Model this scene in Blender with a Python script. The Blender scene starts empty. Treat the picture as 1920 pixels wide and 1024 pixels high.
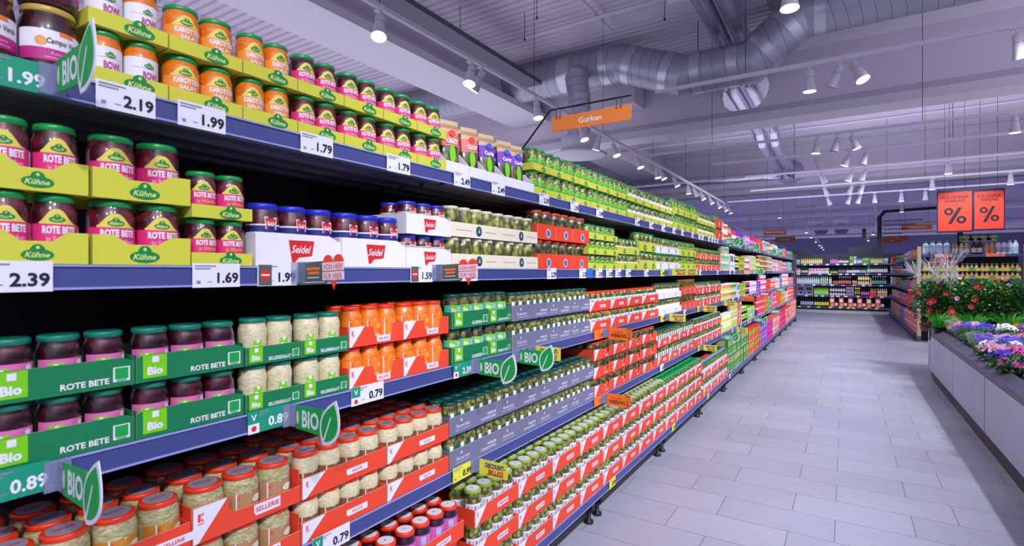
import bpy, math, random
from mathutils import Vector, Matrix
random.seed(11)
S = bpy.context.scene
COL = S.collection
R = math.radians

# ------------------------------------------------------------------ camera
YAW = R(32.4)            # the view is turned to the shelf side of the aisle
F = 985.0                # focal length in pixels of the 1920 px frame
EYE = Vector((1.25, 0.0, 1.45))
cd = bpy.data.cameras.new('camera')
cd.sensor_width = 36.0
cd.lens = F / 1920 * 36
cd.shift_y = -0.0013
cd.clip_start = 0.05
cd.clip_end = 200
cd.dof.use_dof = True
cd.dof.focus_distance = 3.4
cd.dof.aperture_fstop = 5.6
cam = bpy.data.objects.new('camera', cd)
cam.location = EYE
cam.rotation_euler = (R(90), 0, YAW)
COL.objects.link(cam)
S.camera = cam

# ------------------------------------------------------------------ view, world
S.view_settings.view_transform = 'Standard'
S.view_settings.look = 'None'
S.view_settings.gamma = 1
S.view_settings.exposure = -0.08
S.view_settings.use_curve_mapping = False
wd = bpy.data.worlds.new('world')
S.world = wd
wd.use_nodes = True
wb = wd.node_tree.nodes['Background']
wb.inputs[0].default_value = (0.62, 0.58, 0.86, 1)
wb.inputs[1].default_value = 0.82

# ------------------------------------------------------------------ lights of the hall and added fill
def spot(loc, aim, watts, deg=70, col=(0.93, 0.93, 1.0), rad=0.05, blend=0.6):
    l = bpy.data.lights.new('spot_lamp', 'SPOT')
    l.energy = watts
    l.color = col
    l.spot_size = R(deg)
    l.spot_blend = blend
    l.shadow_soft_size = rad
    o = bpy.data.objects.new('spot_lamp', l)
    o.location = loc
    d = Vector(aim) - Vector(loc)
    o.rotation_euler = d.to_track_quat('-Z', 'Y').to_euler()
    COL.objects.link(o)
    return o

for k in range(13):                      # track lamps over the aisle, turned to the long shelf
    y = -1.9 + 1.45 * k
    spot((2.9, y, 3.5), (0.0, y + 1.9, 1.05), 228, 66)
for k in range(10):                      # track lamps that light the floor of the aisle
    y = 0.6 + 2.2 * k
    spot((3.05, y, 3.6), (1.3, y + 0.5, 0.0), 175, 74, (0.87, 0.89, 1.0))
for k in range(3):                       # lamps over the flowers and the shelf end beyond
    spot((3.2 + 0.5 * k, 5.0 + 2.0 * k, 3.5), (3.2, 6.6 + 1.8 * k, 0.8), 150, 70)
spot((3.2, 11.6, 3.5), (3.3, 13.8, 1.5), 170, 60)
for k in range(4):                       # unseen lamps added to brighten the planter's aisle face
    spot((0.7, 2.6 + 2.0 * k, 3.45), (2.2, 4.0 + 2.0 * k, 0.4), 75, 62)
for x in (0.2, 1.6):
    spot((x, 20.2, 3.5), (x, 23.2, 1.0), 260, 70)
def area(loc, rot, sx, sy, watts, col):
    l = bpy.data.lights.new('hall_fill', 'AREA')
    l.shape = 'RECTANGLE'
    l.size, l.size_y, l.energy, l.color = sx, sy, watts, col
    o = bpy.data.objects.new('hall_fill', l)
    o.location, o.rotation_euler = loc, rot
    COL.objects.link(o)
area((8.0, 4.0, 2.6), (R(180), 0, 0), 8, 12, 520, (0.86, 0.80, 1.0))     # added fill for the roof, standing in for light from the aisles around
area((-6.0, 6.0, 2.3), (R(180), 0, 0), 7, 14, 300, (0.86, 0.80, 1.0))  # the same added roof fill, on the pickle shelf side
area((1.0, 33.0, 3.2), (R(180), 0, 0), 22, 18, 520, (0.52, 0.50, 1.0))   # the blue light at the far end of the hall
area((1.0, 44.0, 2.2), (R(90), 0, 0), 24, 2, 260, (0.68, 0.64, 1.0))   # added fill that brightens the far wall
area((2.0, 14.4, 3.0), (R(180), 0, 0), 8, 5, 210, (0.80, 0.76, 1.0))  # unseen fill added to lift the dark roof between the girders
area((1.0, 23.9, 2.9), (R(180), 0, 0), 14, 3, 60, (0.42, 0.40, 1.0))

# ------------------------------------------------------------------ where a line of sight meets the place
def ang(px):
    return YAW - math.atan((px - 960) / F)
def along(px, d=1.25):                   # distance down the aisle on a front d metres from the eye line
    return d / math.tan(ang(px))
def across(px, py, y):                   # point on a cross plane y metres down the aisle
    X = y * math.tan(ang(px))
    D = y * math.cos(YAW) + X * math.sin(YAW)
    return Vector((EYE.x - X, y, EYE.z - (py - 509.5) * D / F))

# ------------------------------------------------------------------ materials
MATS = {}
def lin(h):
    h = h.lstrip('#')
    c = [int(h[i:i + 2], 16) / 255 for i in (0, 2, 4)]
    return tuple(x / 12.92 if x <= .04045 else ((x + .055) / 1.055) ** 2.4 for x in c) + (1,)

def M(name, col='#808080', rough=.5, metal=0, coat=0, var=.06, scale=60, emit=0, kind=None, c2=None, c3=None, alpha=1, bump=0):
    """One procedural material per name."""
    if name in MATS:
        return MATS[name]
    m = bpy.data.materials.new(name)
    m.use_nodes = True
    nt = m.node_tree
    N, L = nt.nodes, nt.links
    b = N['Principled BSDF']
    b.inputs['Roughness'].default_value = rough
    b.inputs['Metallic'].default_value = metal
    b.inputs['Coat Weight'].default_value = coat
    b.inputs['Coat Roughness'].default_value = .03
    if alpha < 1:
        b.inputs['Alpha'].default_value = alpha
    if emit:
        b.inputs['Emission Color'].default_value = lin(col)
        b.inputs['Emission Strength'].default_value = emit
    tc = N.new('ShaderNodeTexCoord')
    if kind is None:
        n = N.new('ShaderNodeTexNoise')
        n.inputs['Scale'].default_value = scale
        L.new(tc.outputs['Object'], n.inputs['Vector'])
        mx = N.new('ShaderNodeMix')
        mx.data_type = 'RGBA'
        a = lin(col)
        mx.inputs[6].default_value = tuple(x * (1 - var) for x in a[:3]) + (1,)
        mx.inputs[7].default_value = tuple(min(1, x * (1 + var)) for x in a[:3]) + (1,)
        L.new(n.outputs['Fac'], mx.inputs[0])
        L.new(mx.outputs[2], b.inputs['Base Color'])
        if bump:
            bp = N.new('ShaderNodeBump')
            bp.inputs['Strength'].default_value = bump
            L.new(n.outputs['Fac'], bp.inputs['Height'])
            L.new(bp.outputs[0], b.inputs['Normal'])
    else:
        oi = N.new('ShaderNodeObjectInfo')
        mul = N.new('ShaderNodeMath')
        mul.operation = 'MULTIPLY'
        mul.inputs[1].default_value = 7.0
        L.new(oi.outputs['Random'], mul.inputs[0])
        add = N.new('ShaderNodeVectorMath')
        add.operation = 'ADD'
        L.new(tc.outputs['Object'], add.inputs[0])
        L.new(mul.outputs[0], add.inputs[1])
        mp = N.new('ShaderNodeMapping')
        L.new(add.outputs[0], mp.inputs['Vector'])
        rp = N.new('ShaderNodeValToRGB')
        e = rp.color_ramp.elements
        if kind == 'gherkin':            # cucumbers standing in brine
            mp.inputs['Scale'].default_value = (1, 1, .95 if name == 'gherkin_small' else .6)
            mp.inputs['Rotation'].default_value = (.7, .5, .3)
            t = N.new('ShaderNodeTexVoronoi')
            t.inputs['Scale'].default_value = scale
            out = t.outputs['Distance']
            e[0].position, e[1].position = .05, .62
            e[0].color, e[1].color = lin(col), lin(c3)
            k = e.new(.38)
            k.color = lin(c2)
        elif kind == 'shred':            # grated vegetables
            mp.inputs['Scale'].default_value = (1, 1, 3.2)
            t = N.new('ShaderNodeTexNoise')
            t.inputs['Scale'].default_value = scale
            t.inputs['Detail'].default_value = 3
            t.inputs['Distortion'].default_value = 1.2
            out = t.outputs['Fac']
            e[0].position, e[1].position = .36, .64
            e[0].color, e[1].color = lin(c2), lin(col)
        else:                            # slices and cubes in dark juice
            t = N.new('ShaderNodeTexVoronoi')
            t.inputs['Scale'].default_value = scale
            out = t.outputs['Distance']
            e[0].position, e[1].position = .1, .6
            e[0].color, e[1].color = lin(col), lin(c2)
        L.new(mp.outputs[0], t.inputs['Vector'])
        L.new(out, rp.inputs['Fac'])
        L.new(rp.outputs[0], b.inputs['Base Color'])
        if bump:
            bp = N.new('ShaderNodeBump')
            bp.inputs['Strength'].default_value = bump
            bp.inputs['Distance'].default_value = .002
            L.new(out, bp.inputs['Height'])
            L.new(bp.outputs[0], b.inputs['Normal'])
    MATS[name] = m
    return m

# contents seen through the glass of the jars (the coat is the glass)
M('beet', '#86182e', .35, coat=1, kind='slice', c2='#3a0a18', scale=38)
M('beet_dark', '#5c1028', .35, coat=1, kind='slice', c2='#2a0713', scale=34)
M('purple_cabbage', '#43102c', .35, coat=1, kind='shred', c2='#220820', scale=60)
M('carrot', '#f88a12', .4, coat=1, kind='shred', c2='#dc6a06', scale=90, bump=.3)
M('celeriac', '#efe8c4', .4, coat=1, kind='shred', c2='#cfc393', scale=80, bump=.3)
M('celeriac_strip', '#d0cb9a', .4, coat=1, kind='shred', c2='#968f58', scale=55, bump=.3)
M('gherkin', '#b4b64c', .35, coat=1, kind='gherkin', c2='#8a9234', c3='#454a18', scale=46, bump=.25)
M('gherkin_small', '#b4b258', .35, coat=1, kind='gherkin', c2='#868a38', c3='#454a1a', scale=60, bump=.25)
M('gherkin_dark', '#93913e', .35, coat=1, kind='gherkin', c2='#66652a', c3='#303210', scale=50, bump=.25)
for n, c, ro in (('green', '#0c9a48', .3), ('logo_green', '#0d8c3c', .5), ('teal', '#0e7f66', .35), ('dark_teal', '#0d4f47', .35), ('gold', '#c9a94a', .3),
                 ('blue', '#2432b8', .3), ('cream_lid', '#d8d6b4', .35), ('red_lid', '#ee3c18', .3), ('brick_lid', '#c6482a', .35), ('lime_lid', '#94b64a', .35),
                 ('bright_green', '#0ba85c', .3), ('lid_white', '#ececf0', .4), ('lid_grey', '#9a96a8', .5)):
    M(n, c, ro, coat=.3, var=.03)
for n, c in (('white', '#eeeef4'), ('yellow', '#d6da44'), ('hill_yellow', '#eadb5a'), ('hill_orange', '#f2a45c'), ('pink', '#ea2f80'), ('pale_pink', '#f3a0cc'), ('magenta', '#c02a88'),
             ('orange', '#fb8418'), ('navy', '#23277c'), ('red', '#f24a2c'), ('deep_red', '#d8281e'), ('bio_green', '#08804c'), ('bio_lime', '#7cd414'), ('mauve', '#d868b8'),
             ('bio_pink', '#e272b4'), ('grey_box', '#787896'), ('cream_box', '#f2ead0'), ('tan', '#b98a62'), ('ochre', '#c98a2c'), ('label_teal', '#0c6e64'), ('ink', '#15152a'),
             ('ink_soft', '#8c8ca4'), ('lavender', '#b4b8e6'), ('sky', '#a8d8e4'), ('peach', '#ffb27a'), ('tag_yellow', '#e6ea48'), ('tag_orange', '#ff7a1e'), ('tag_teal', '#109a78'),
             ('tag_white', '#eceefa'), ('flag_green', '#06a848'), ('flag_grey', '#52605e'), ('violet', '#7a3cc0'), ('brown', '#8a5a3a'), ('pack_green', '#3f9c3c'), ('pack_blue', '#2f6ecc'),
             ('card', '#cdb992'), ('lilac', '#c9a0e0'), ('salmon', '#f08070'), ('lime', '#c6dc3a'), ('mint', '#58c49a'), ('sign_orange', '#f58a3a'), ('sign_red', '#ff4a2e'), ('pale_green', '#c4e6b4'), ('logo_ink', '#cfe68a'), ('label_orange', '#fb9c3e')):
    M(n, c, .55, var=.025)
M('rail', '#424c88', .38, var=.03)
M('rail_lip', '#9aa4dc', .3, var=.03)
M('shelf_metal', '#646472', .45, metal=.3, var=.05)
M('back_metal', '#141418', .6, var=.1)
M('plinth', '#2c2c34', .6)
M('clear_clip', '#9aa2c8', .2, alpha=.45)

# ------------------------------------------------------------------ mesh building
_glyph = {}
def glyphs(s, bold):
    k = (s, bold)
    if k not in _glyph:
        c = bpy.data.curves.new('lettering', 'FONT')
        c.body, c.offset, c.resolution_u = s, bold, 2
        o = bpy.data.objects.new('lettering', c)
        m = o.to_mesh()
        vs = [(v.co.x / .73, v.co.y / .73) for v in m.vertices]
        fs = [tuple(p.vertices) for p in m.polygons]
        o.to_mesh_clear()
        bpy.data.objects.remove(o)
        bpy.data.curves.remove(c)
        xs = [v[0] for v in vs] or [0, 1]
        _glyph[k] = (vs, fs, min(xs), max(xs))
    return _glyph[k]

def FX(x0, y0=0, z0=0):                  # a front that looks to +x
    return lambda u, v, w: (x0 + w, y0 + u, z0 + v)
def FW(x0, y0=0, z0=0):                  # a front that looks to -x
    return lambda u, v, w: (x0 - w, y0 - u, z0 + v)
def FY(y0, x0=0, z0=0):                  # a front that looks to -y
    return lambda u, v, w: (x0 + u, y0 - w, z0 + v)
def FT(z0):                              # a face that looks up
    return lambda u, v, w: (-v, u, z0 + w)
def CYL(r):                              # wrapped round a jar, front to +x
    return lambda u, v, w: ((r + w) * math.cos(u / r), (r + w) * math.sin(u / r), v)

class MB:
    def __init__(s):
        s.v, s.f, s.m, s.sm, s.mats = [], [], [], [], []
    def mi(s, n):
        if n not in s.mats:
            s.mats.append(n)
        return s.mats.index(n)
    def add(s, vs, fs, mat, smooth=False):
        o, k = len(s.v), s.mi(mat)
        s.v += [tuple(p) for p in vs]
        for f in fs:
            s.f.append(tuple(i + o for i in f))
            s.m.append(k)
            s.sm.append(smooth)
        return s
    def box(s, x0, x1, y0, y1, z0, z1, mat):
        vs = [(x, y, z) for z in (z0, z1) for y in (y0, y1) for x in (x0, x1)]
        return s.add(vs, [(0, 2, 3, 1), (4, 5, 7, 6), (0, 1, 5, 4), (2, 6, 7, 3), (0, 4, 6, 2), (1, 3, 7, 5)], mat)
    def fbox(s, fr, u0, u1, v0, v1, w0, w1, mat):
        vs = [fr(u, v, w) for w in (w0, w1) for v in (v0, v1) for u in (u0, u1)]
        return s.add(vs, [(0, 2, 3, 1), (4, 5, 7, 6), (0, 1, 5, 4), (2, 6, 7, 3), (0, 4, 6, 2), (1, 3, 7, 5)], mat)
    def poly(s, fr, pts, mat, w=.0008):
        return s.add([fr(u, v, w) for u, v in pts], [tuple(range(len(pts)))], mat)
    def rect(s, fr, u0, u1, v0, v1, mat, w=.0008, n=1):
        us = [u0 + (u1 - u0) * i / n for i in range(n + 1)]
        vs = [fr(u, v0, w) for u in us] + [fr(u, v1, w) for u in us]
        return s.add(vs, [(i, i + 1, n + 2 + i, n + 1 + i) for i in range(n)], mat, n > 1)
    def ell(s, fr, cu, cv, ru, rv, mat, w=.001, n=20):
        return s.poly(fr, [(cu + ru * math.cos(2 * math.pi * i / n), cv + rv * math.sin(2 * math.pi * i / n)) for i in range(n)], mat, w)
    def prism(s, fr, pts, d, mat, w0=0, side=None):
        n = len(pts)
        vs = [fr(u, v, w0) for u, v in pts] + [fr(u, v, w0 + d) for u, v in pts]
        s.add(vs, [tuple(reversed(range(n))), tuple(range(n, 2 * n))], mat)
        return s.add(vs, [(i, (i + 1) % n, n + (i + 1) % n, n + i) for i in range(n)], side or mat)
    def lathe(s, prof, mat, n=24, c=(0, 0, 0), cap0=True, cap1=True, smooth=True):
        vs = [(c[0] + r * math.cos(2 * math.pi * i / n), c[1] + r * math.sin(2 * math.pi * i / n), c[2] + z) for r, z in prof for i in range(n)]
        fs = [(k * n + i, k * n + (i + 1) % n, (k + 1) * n + (i + 1) % n, (k + 1) * n + i) for k in range(len(prof) - 1) for i in range(n)]
        s.add(vs, fs, mat, smooth)
        if cap0:
            s.add(vs[:n], [tuple(reversed(range(n)))], mat)
        if cap1:
            s.add(vs[-n:], [tuple(range(n))], mat)
        return s
    def text(s, t, fr, u, v, h, mat, al='c', bold=.012, shear=0, w=.0013, cond=1, maxw=None):
        vs, fs, x0, x1 = glyphs(t, bold)
        k = h * cond
        if maxw and (x1 - x0) * k > maxw:
            k = maxw / (x1 - x0)
        off = {'l': -x0, 'c': -(x0 + x1) / 2, 'r': -x1}[al]
        return s.add([fr(u + (x + off) * k + shear * y * h, v + y * h, w) for x, y in vs], fs, mat)
    def join(s, o):
        b = len(s.v)
        s.v += o.v
        for f, m, sm in zip(o.f, o.m, o.sm):
            s.f.append(tuple(i + b for i in f))
            s.m.append(s.mi(o.mats[m]))
            s.sm.append(sm)
        return s
    def mesh(s, name):
        me = bpy.data.meshes.new(name)
        me.from_pydata(s.v, [], s.f)
        for n in s.mats:
            me.materials.append(MATS[n])
        me.polygons.foreach_set('material_index', s.m)
        me.polygons.foreach_set('use_smooth', s.sm)
        me.update()
        return me
    def obj(s, name, parent=None, loc=None):
        o = bpy.data.objects.new(name, s.mesh(name))
        COL.objects.link(o)
        o.parent = parent
        if loc is not None:
            o.location = loc
        return o

def inst(name, mesh, parent=None, loc=(0, 0, 0), rz=0):
    o = bpy.data.objects.new(name, mesh)
    COL.objects.link(o)
    o.parent = parent
    o.location = loc
    if rz:
        o.rotation_euler = (0, 0, rz)
    return o
def tag(o, label, cat, group=None, kind=None):
    o['label'] = label
    o['category'] = cat
    if group:
        o['group'] = group
    if kind:
        o['kind'] = kind
    return o
def empty(name, loc, label, cat, group=None, rz=0):
    o = bpy.data.objects.new(name, None)
    o.empty_display_size = .05
    COL.objects.link(o)
    o.location = loc
    o.rotation_euler = (0, 0, rz)
    return tag(o, label, cat, group)
def struct(o):
    o['kind'] = 'structure'
    return o
def copy_tree(o, parent=None):
    c = o.copy()
    COL.objects.link(c)
    c.parent = parent
    for ch in list(o.children):
        copy_tree(ch, c)
    return c
def mb_seam(rings, k):
    return (rings[k][0] - rings[k + 1][0]).length < .02
def sweep(mb, pts, r, mat, n=28, step=.16, groove=1.0, smooth=True, seam=None):
    """A round duct along a bent line, with a lock seam every step."""
    pts = [Vector(p) for p in pts]
    ds = [(b - a).normalized() for a, b in zip(pts, pts[1:])]
    a = ds[0].cross(Vector((0, 0, 1)))
    a = a.normalized() if a.length > .05 else Vector((1, 0, 0))
    rings = []
    for i, d in enumerate(ds):
        a = (a - d * a.dot(d)).normalized()
        b = d.cross(a)
        n0 = d if i == 0 else (d + ds[i - 1]).normalized()
        n1 = d if i == len(ds) - 1 else (d + ds[i + 1]).normalized()
        ln = (pts[i + 1] - pts[i]).length
        cnt = max(1, int(ln / step)) if step else 1
        ss = [(0, 1)]
        for k in range(1, cnt):
            q = k / cnt
            ss += [(q - .004 / ln, 1), (q + .004 / ln, groove)] if step else []
        ss.append((1, 1))
        for q, k in ss:
            ring = []
            for j in range(n):
                t = 2 * math.pi * j / n
                o = (a * math.cos(t) + b * math.sin(t)) * r * k
                s0 = -o.dot(n0) / d.dot(n0)
                s1 = ln - o.dot(n1) / d.dot(n1)
                ring.append(pts[i] + o + d * (s0 + (s1 - s0) * q))
            rings.append(ring)
    vs = [p for rg in rings for p in rg]
    fs = [(k * n + i, k * n + (i + 1) % n, (k + 1) * n + (i + 1) % n, (k + 1) * n + i) for k in range(len(rings) - 1) for i in range(n)]
    if seam and step:
        sf = [f for f in fs if (mb_seam(rings, f[0] // n))]
        fs = [f for f in fs if not mb_seam(rings, f[0] // n)]
        mb.add(vs, sf, seam, smooth)
    mb.add(vs, fs, mat, smooth)
    mb.add(rings[0], [tuple(reversed(range(n)))], mat)
    mb.add(rings[-1], [tuple(range(n))], mat)
    return mb

_ones = 'zeroth first second third fourth fifth sixth seventh eighth ninth tenth eleventh twelfth thirteenth fourteenth fifteenth sixteenth seventeenth eighteenth nineteenth'.split()
_tens = ' ten twenty thirty forty fifty sixty seventy eighty ninety'.split(' ')
def ordw(n):
    if n < 20:
        return _ones[n]
    if n < 100:
        t, u = divmod(n, 10)
        return _tens[t] + '-' + _ones[u] if u else _tens[t][:-1] + 'ieth'
    return 'hundred-and-' + ordw(n - 100) if n > 100 else 'hundredth'
CNT = {}
def nth(*k):
    CNT[k] = CNT.get(k, 0) + 1
    return ordw(CNT[k])

# ------------------------------------------------------------------ emblems printed on labels and trays
def hat_logo(mb, fr, u, v, s, small=False, ink='logo_ink'):
    """Green oval with a domed crown and slanted lettering."""
    mb.ell(fr, u, v + .36 * s, .46 * s, .46 * s, 'logo_green', .0011, 16)
    mb.ell(fr, u, v, s, .44 * s, 'logo_green', .0013, 22)
    if small:
        mb.rect(fr, u - .62 * s, u + .62 * s, v - .1 * s, v + .1 * s, ink, .0016)
    else:
        mb.text('Kühne', fr, u - .05 * s, v - .2 * s, .42 * s, ink, shear=.3, bold=.03, w=.0016, maxw=1.5 * s)
    mb.ell(fr, u, v + .56 * s, .12 * s, .13 * s, ink, .0014, 8)
def k_mark(mb, fr, u, v, s, mat='red', bar=True):
    """Small square company mark: two angled strokes."""
    mb.poly(fr, [(u, v), (u + .36 * s, v), (u + .36 * s, v + s), (u, v + s)], mat, .0012)
    mb.poly(fr, [(u + .44 * s, v + .56 * s), (u + .8 * s, v + s), (u + .44 * s, v + s)], mat, .0012)
    mb.poly(fr, [(u + .44 * s, v), (u + .8 * s, v), (u + .44 * s, v + .44 * s)], mat, .0012)
    if bar:
        mb.rect(fr, u, u + .8 * s, v - .34 * s, v - .2 * s, mat, .0012)
def bio_square(mb, fr, u, v, s, ink='white'):
    mb.rect(fr, u, u + s, v, v + s * 1.05, 'bio_lime', .001)
    mb.rect(fr, u + .38 * s, u + .66 * s, v + .7 * s, v + .98 * s, ink, .0014)
    k_mark(mb, fr, u + .45 * s, v + .76 * s, .16 * s, 'red', False)
    mb.text('Bio', fr, u + .5 * s, v + .16 * s, .36 * s, ink, bold=.045, w=.0016, maxw=.86 * s)
def barcode(mb, fr, u, v, a, b):
    mb.rect(fr, u, u + a, v, v + b, 'tag_white', .001)
    for i in range(4):
        mb.rect(fr, u + a * (.2 + .16 * i), u + a * (.27 + .16 * i), v + .18 * b, v + .85 * b, 'ink_soft', .0014)

# ------------------------------------------------------------------ jar labels (r radius, H height)
def lb_hill(band, hill, l1, l2, c2='pale_pink', lo=.16, hi=.57, top=.79, base=None, logo=True):
    def f(mb, r, H):
        fr = CYL(r * 1.004)
        W = 1.45 * r
        mb.rect(fr, -W, W, lo * H, hi * H, band, .0002, 14)
        us = [-.95 * r + 1.75 * r * i / 14 for i in range(15)]
        hs = [hi * H + (top - hi) * H * math.exp(-abs((u + .18 * r) / (.56 * r)) ** 2.6) for u in us]
        vs = [fr(u, hi * H, .0002) for u in us] + [fr(u, h, .0002) for u, h in zip(us, hs)]
        mb.add(vs, [(i, i + 1, 16 + i, 15 + i) for i in range(14)], hill, True)
        if logo:
            hat_logo(mb, fr, -.16 * r, hi * H + (top - hi) * .30 * H, .34 * r, r < .036)
        if base:
            mb.rect(fr, -W, W, lo * H, lo * H + .1 * H, base, .0006, 14)
        if l1:
            mb.text(l1, fr, -.05 * r, hi * H - .135 * H, .105 * H, 'white', bold=.05, maxw=1.45 * r)
        if l2:
            mb.text(l2, fr, .02 * r, hi * H - .26 * H, .085 * H, c2, bold=.03, maxw=1.25 * r)
        barcode(mb, fr, 1.02 * r, lo * H, .34 * r, (hi - lo) * H * .95)
    return f
def lb_bowl(mb, r, H):
    fr = CYL(r * 1.004)
    mb.rect(fr, -1.6 * r, 1.6 * r, .06 * H, .70 * H, 'white', .0002, 16)
    hat_logo(mb, fr, .05 * r, .55 * H, .30 * r)
    mb.text('BOWL', fr, .18 * r, .30 * H, .14 * H, 'magenta', bold=.03, maxw=1.0 * r)
    mb.text('MÖHREN', fr, .2 * r, .16 * H, .09 * H, 'salmon', bold=.03, maxw=1.0 * r)
    mb.ell(fr, -.55 * r, .17 * H, .34 * r, .12 * H, 'hill_orange', .0009)
    mb.rect(fr, -.9 * r, .9 * r, .5 * H, .505 * H, 'ink_soft', .0009, 8)
def lb_campo(mb, r, H):
    fr = CYL(r * 1.004)
    mb.rect(fr, -1.5 * r, 1.5 * r, .16 * H, .62 * H, 'white', .0002, 16)
    mb.rect(fr, -1.5 * r, 1.5 * r, .16 * H, .34 * H, 'magenta', .0007, 16)
    mb.ell(fr, -.62 * r, .44 * H, .2 * r, .2 * r, 'hill_orange', .001)
    mb.rect(fr, -.02 * r, .5 * r, .56 * H, .62 * H, 'orange', .001, 4)
    mb.text('Campo Verde', fr, .2 * r, .42 * H, .085 * H, 'ink', shear=.15, maxw=1.3 * r)
    mb.text('Rote Bete', fr, .1 * r, .25 * H, .05 * H, 'pale_pink', maxw=.9 * r)
    mb.rect(fr, -.5 * r, .6 * r, .2 * H, .215 * H, 'pale_pink', .001, 6)
def lb_seidel(mb, r, H):
    fr = CYL(r * 1.004)
    mb.rect(fr, -1.6 * r, 1.6 * r, .07 * H, .64 * H, 'navy', .0002, 16)
    mb.rect(fr, -1.6 * r, 1.6 * r, .635 * H, .66 * H, 'white', .0005, 16)
    mb.poly(fr, [(-.24 * r, .58 * H), (.44 * r, .58 * H), (.5 * r, .77 * H), (-.32 * r, .78 * H)], 'white', .0010)
    mb.poly(fr, [(-.18 * r, .60 * H), (.38 * r, .61 * H), (.44 * r, .75 * H), (-.26 * r, .76 * H)], 'deep_red', .0014)
    mb.text('Seidel', fr, .07 * r, .65 * H, .06 * H, 'white', shear=.3, w=.0018, maxw=.56 * r)
    mb.text('Rote Bete', fr, .05 * r, .44 * H, .10 * H, 'white', shear=.15, maxw=1.35 * r)
    mb.ell(fr, .05 * r, .30 * H, .3 * r, .05 * H, 'bio_lime', .001)
def lb_biored(mb, r, H):
    fr = CYL(r * 1.004)
    mb.rect(fr, -1.3 * r, 1.1 * r, .2 * H, .60 * H, 'bio_pink', .0002, 14)
    mb.rect(fr, -.75 * r, -.1 * r, .2 * H, .54 * H, 'bio_lime', .0008, 4)
    mb.rect(fr, -.5 * r, -.32 * r, .46 * H, .52 * H, 'white', .0012)
    mb.text('Bio', fr, -.42 * r, .30 * H, .11 * H, 'white', bold=.04, maxw=.5 * r)
    mb.ell(fr, .7 * r, .52 * H, .16 * r, .05 * H, 'white', .001)
def lb_biocel(mb, r, H):
    fr = CYL(r * 1.004)
    mb.rect(fr, -.42 * r, .18 * r, .26 * H, .52 * H, 'bio_lime', .0003, 4)
    mb.rect(fr, -.2 * r, -.02 * r, .46 * H, .53 * H, 'white', .0008)
    mb.text('Bio', fr, -.12 * r, .32 * H, .09 * H, 'white', bold=.04, maxw=.46 * r)
    mb.rect(fr, .42 * r, .62 * r, .24 * H, .31 * H, 'teal', .0005, 2)
def lb_tri(base, blob, word, lo=.10, hi=.52, ink='white'):
    """Label cut by a white triangle that carries the mark."""
    def f(mb, r, H):
        fr = CYL(r * 1.004)
        mb.rect(fr, -1.4 * r, 1.4 * r, lo * H, hi * H, base, .0002, 16)
        mb.poly(fr, [(-.72 * r, lo * H + .02 * H), (.05 * r, hi * H), (-.72 * r, hi * H)], 'white', .0011)
        k_mark(mb, fr, -.62 * r, hi * H - .13 * H, .08 * H, 'red', False)
        mb.ell(fr, .5 * r, (lo + .66 * (hi - lo)) * H, .34 * r, .08 * H, blob, .0011, 14)
        mb.text(word, fr, .32 * r, (lo + .18 * (hi - lo)) * H, .055 * H, ink, bold=.03, maxw=1.0 * r)
        barcode(mb, fr, 1.0 * r, lo * H, .34 * r, (hi - lo) * H * .9)
    return f
def lb_biogherkin(mb, r, H):
    fr = CYL(r * 1.004)
    mb.rect(fr, -1.5 * r, 1.5 * r, .2 * H, .68 * H, 'mint', .0002, 16)
    mb.rect(fr, -.78 * r, -.08 * r, .3 * H, .68 * H, 'bio_lime', .0009, 4)
    mb.text('Bio', fr, -.43 * r, .49 * H, .11 * H, 'white', bold=.04, maxw=.56 * r)
    for k in range(3):
        mb.rect(fr, .05 * r, .75 * r, (.5 + .05 * k) * H, (.52 + .05 * k) * H, 'white', .001, 3)
def lb_premium(mb, r, H):
    fr = CYL(r * 1.004)
    mb.rect(fr, -1.5 * r, 1.5 * r, .1 * H, .60 * H, 'label_teal', .0002, 14)
    mb.rect(fr, -.5 * r, -.02 * r, .3 * H, .68 * H, 'tag_white', .0009, 3)
    mb.text('K', fr, .5 * r, .44 * H, .1 * H, 'white', shear=.3)
    mb.rect(fr, .15 * r, .9 * r, .36 * H, .375 * H, 'white', .001, 4)
def lb_corni(mb, r, H):
    fr = CYL(r * 1.004)
    mb.rect(fr, -1.5 * r, 1.5 * r, .14 * H, .62 * H, 'tag_white', .0002, 14)
    for k in range(6):
        mb.rect(fr, (-1.2 + .36 * k) * r, (-1.0 + .36 * k) * r, .2 * H, .56 * H, 'lavender' if k % 2 else 'ink_soft', .0008, 2)
    mb.rect(fr, -.9 * r, .9 * r, .40 * H, .43 * H, 'tag_white', .0011, 8)
    k_mark(mb, fr, .6 * r, .52 * H, .08 * H, 'pink', False)
def lb_mauve(mb, r, H):
    fr = CYL(r * 1.004)
    mb.rect(fr, -1.5 * r, 1.5 * r, .14 * H, .70 * H, 'mauve', .0002, 14)
    mb.rect(fr, -.6 * r, -.1 * r, .46 * H, .66 * H, 'lavender', .0009, 3)
    mb.poly(fr, [(.1 * r, .2 * H), (.8 * r, .69 * H), (.1 * r, .69 * H)], 'lilac', .0012)
    mb.text('ROTE BETE', fr, -.1 * r, .2 * H, .06 * H, 'white', bold=.03, maxw=1.1 * r)
def lb_foot(mb, r, H):
    fr = CYL(r * 1.004)
    mb.rect(fr, -1.5 * r, 1.5 * r, .08 * H, .4 * H, 'pale_green', .0002, 14)
    mb.ell(fr, 0, .3 * H, .5 * r, .1 * H, 'logo_green', .0009)
    mb.text('GURKEN', fr, 0, .27 * H, .055 * H, 'white', maxw=.8 * r)
    mb.rect(fr, -.8 * r, .8 * r, .12 * H, .16 * H, 'salmon', .0009, 8)
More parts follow.
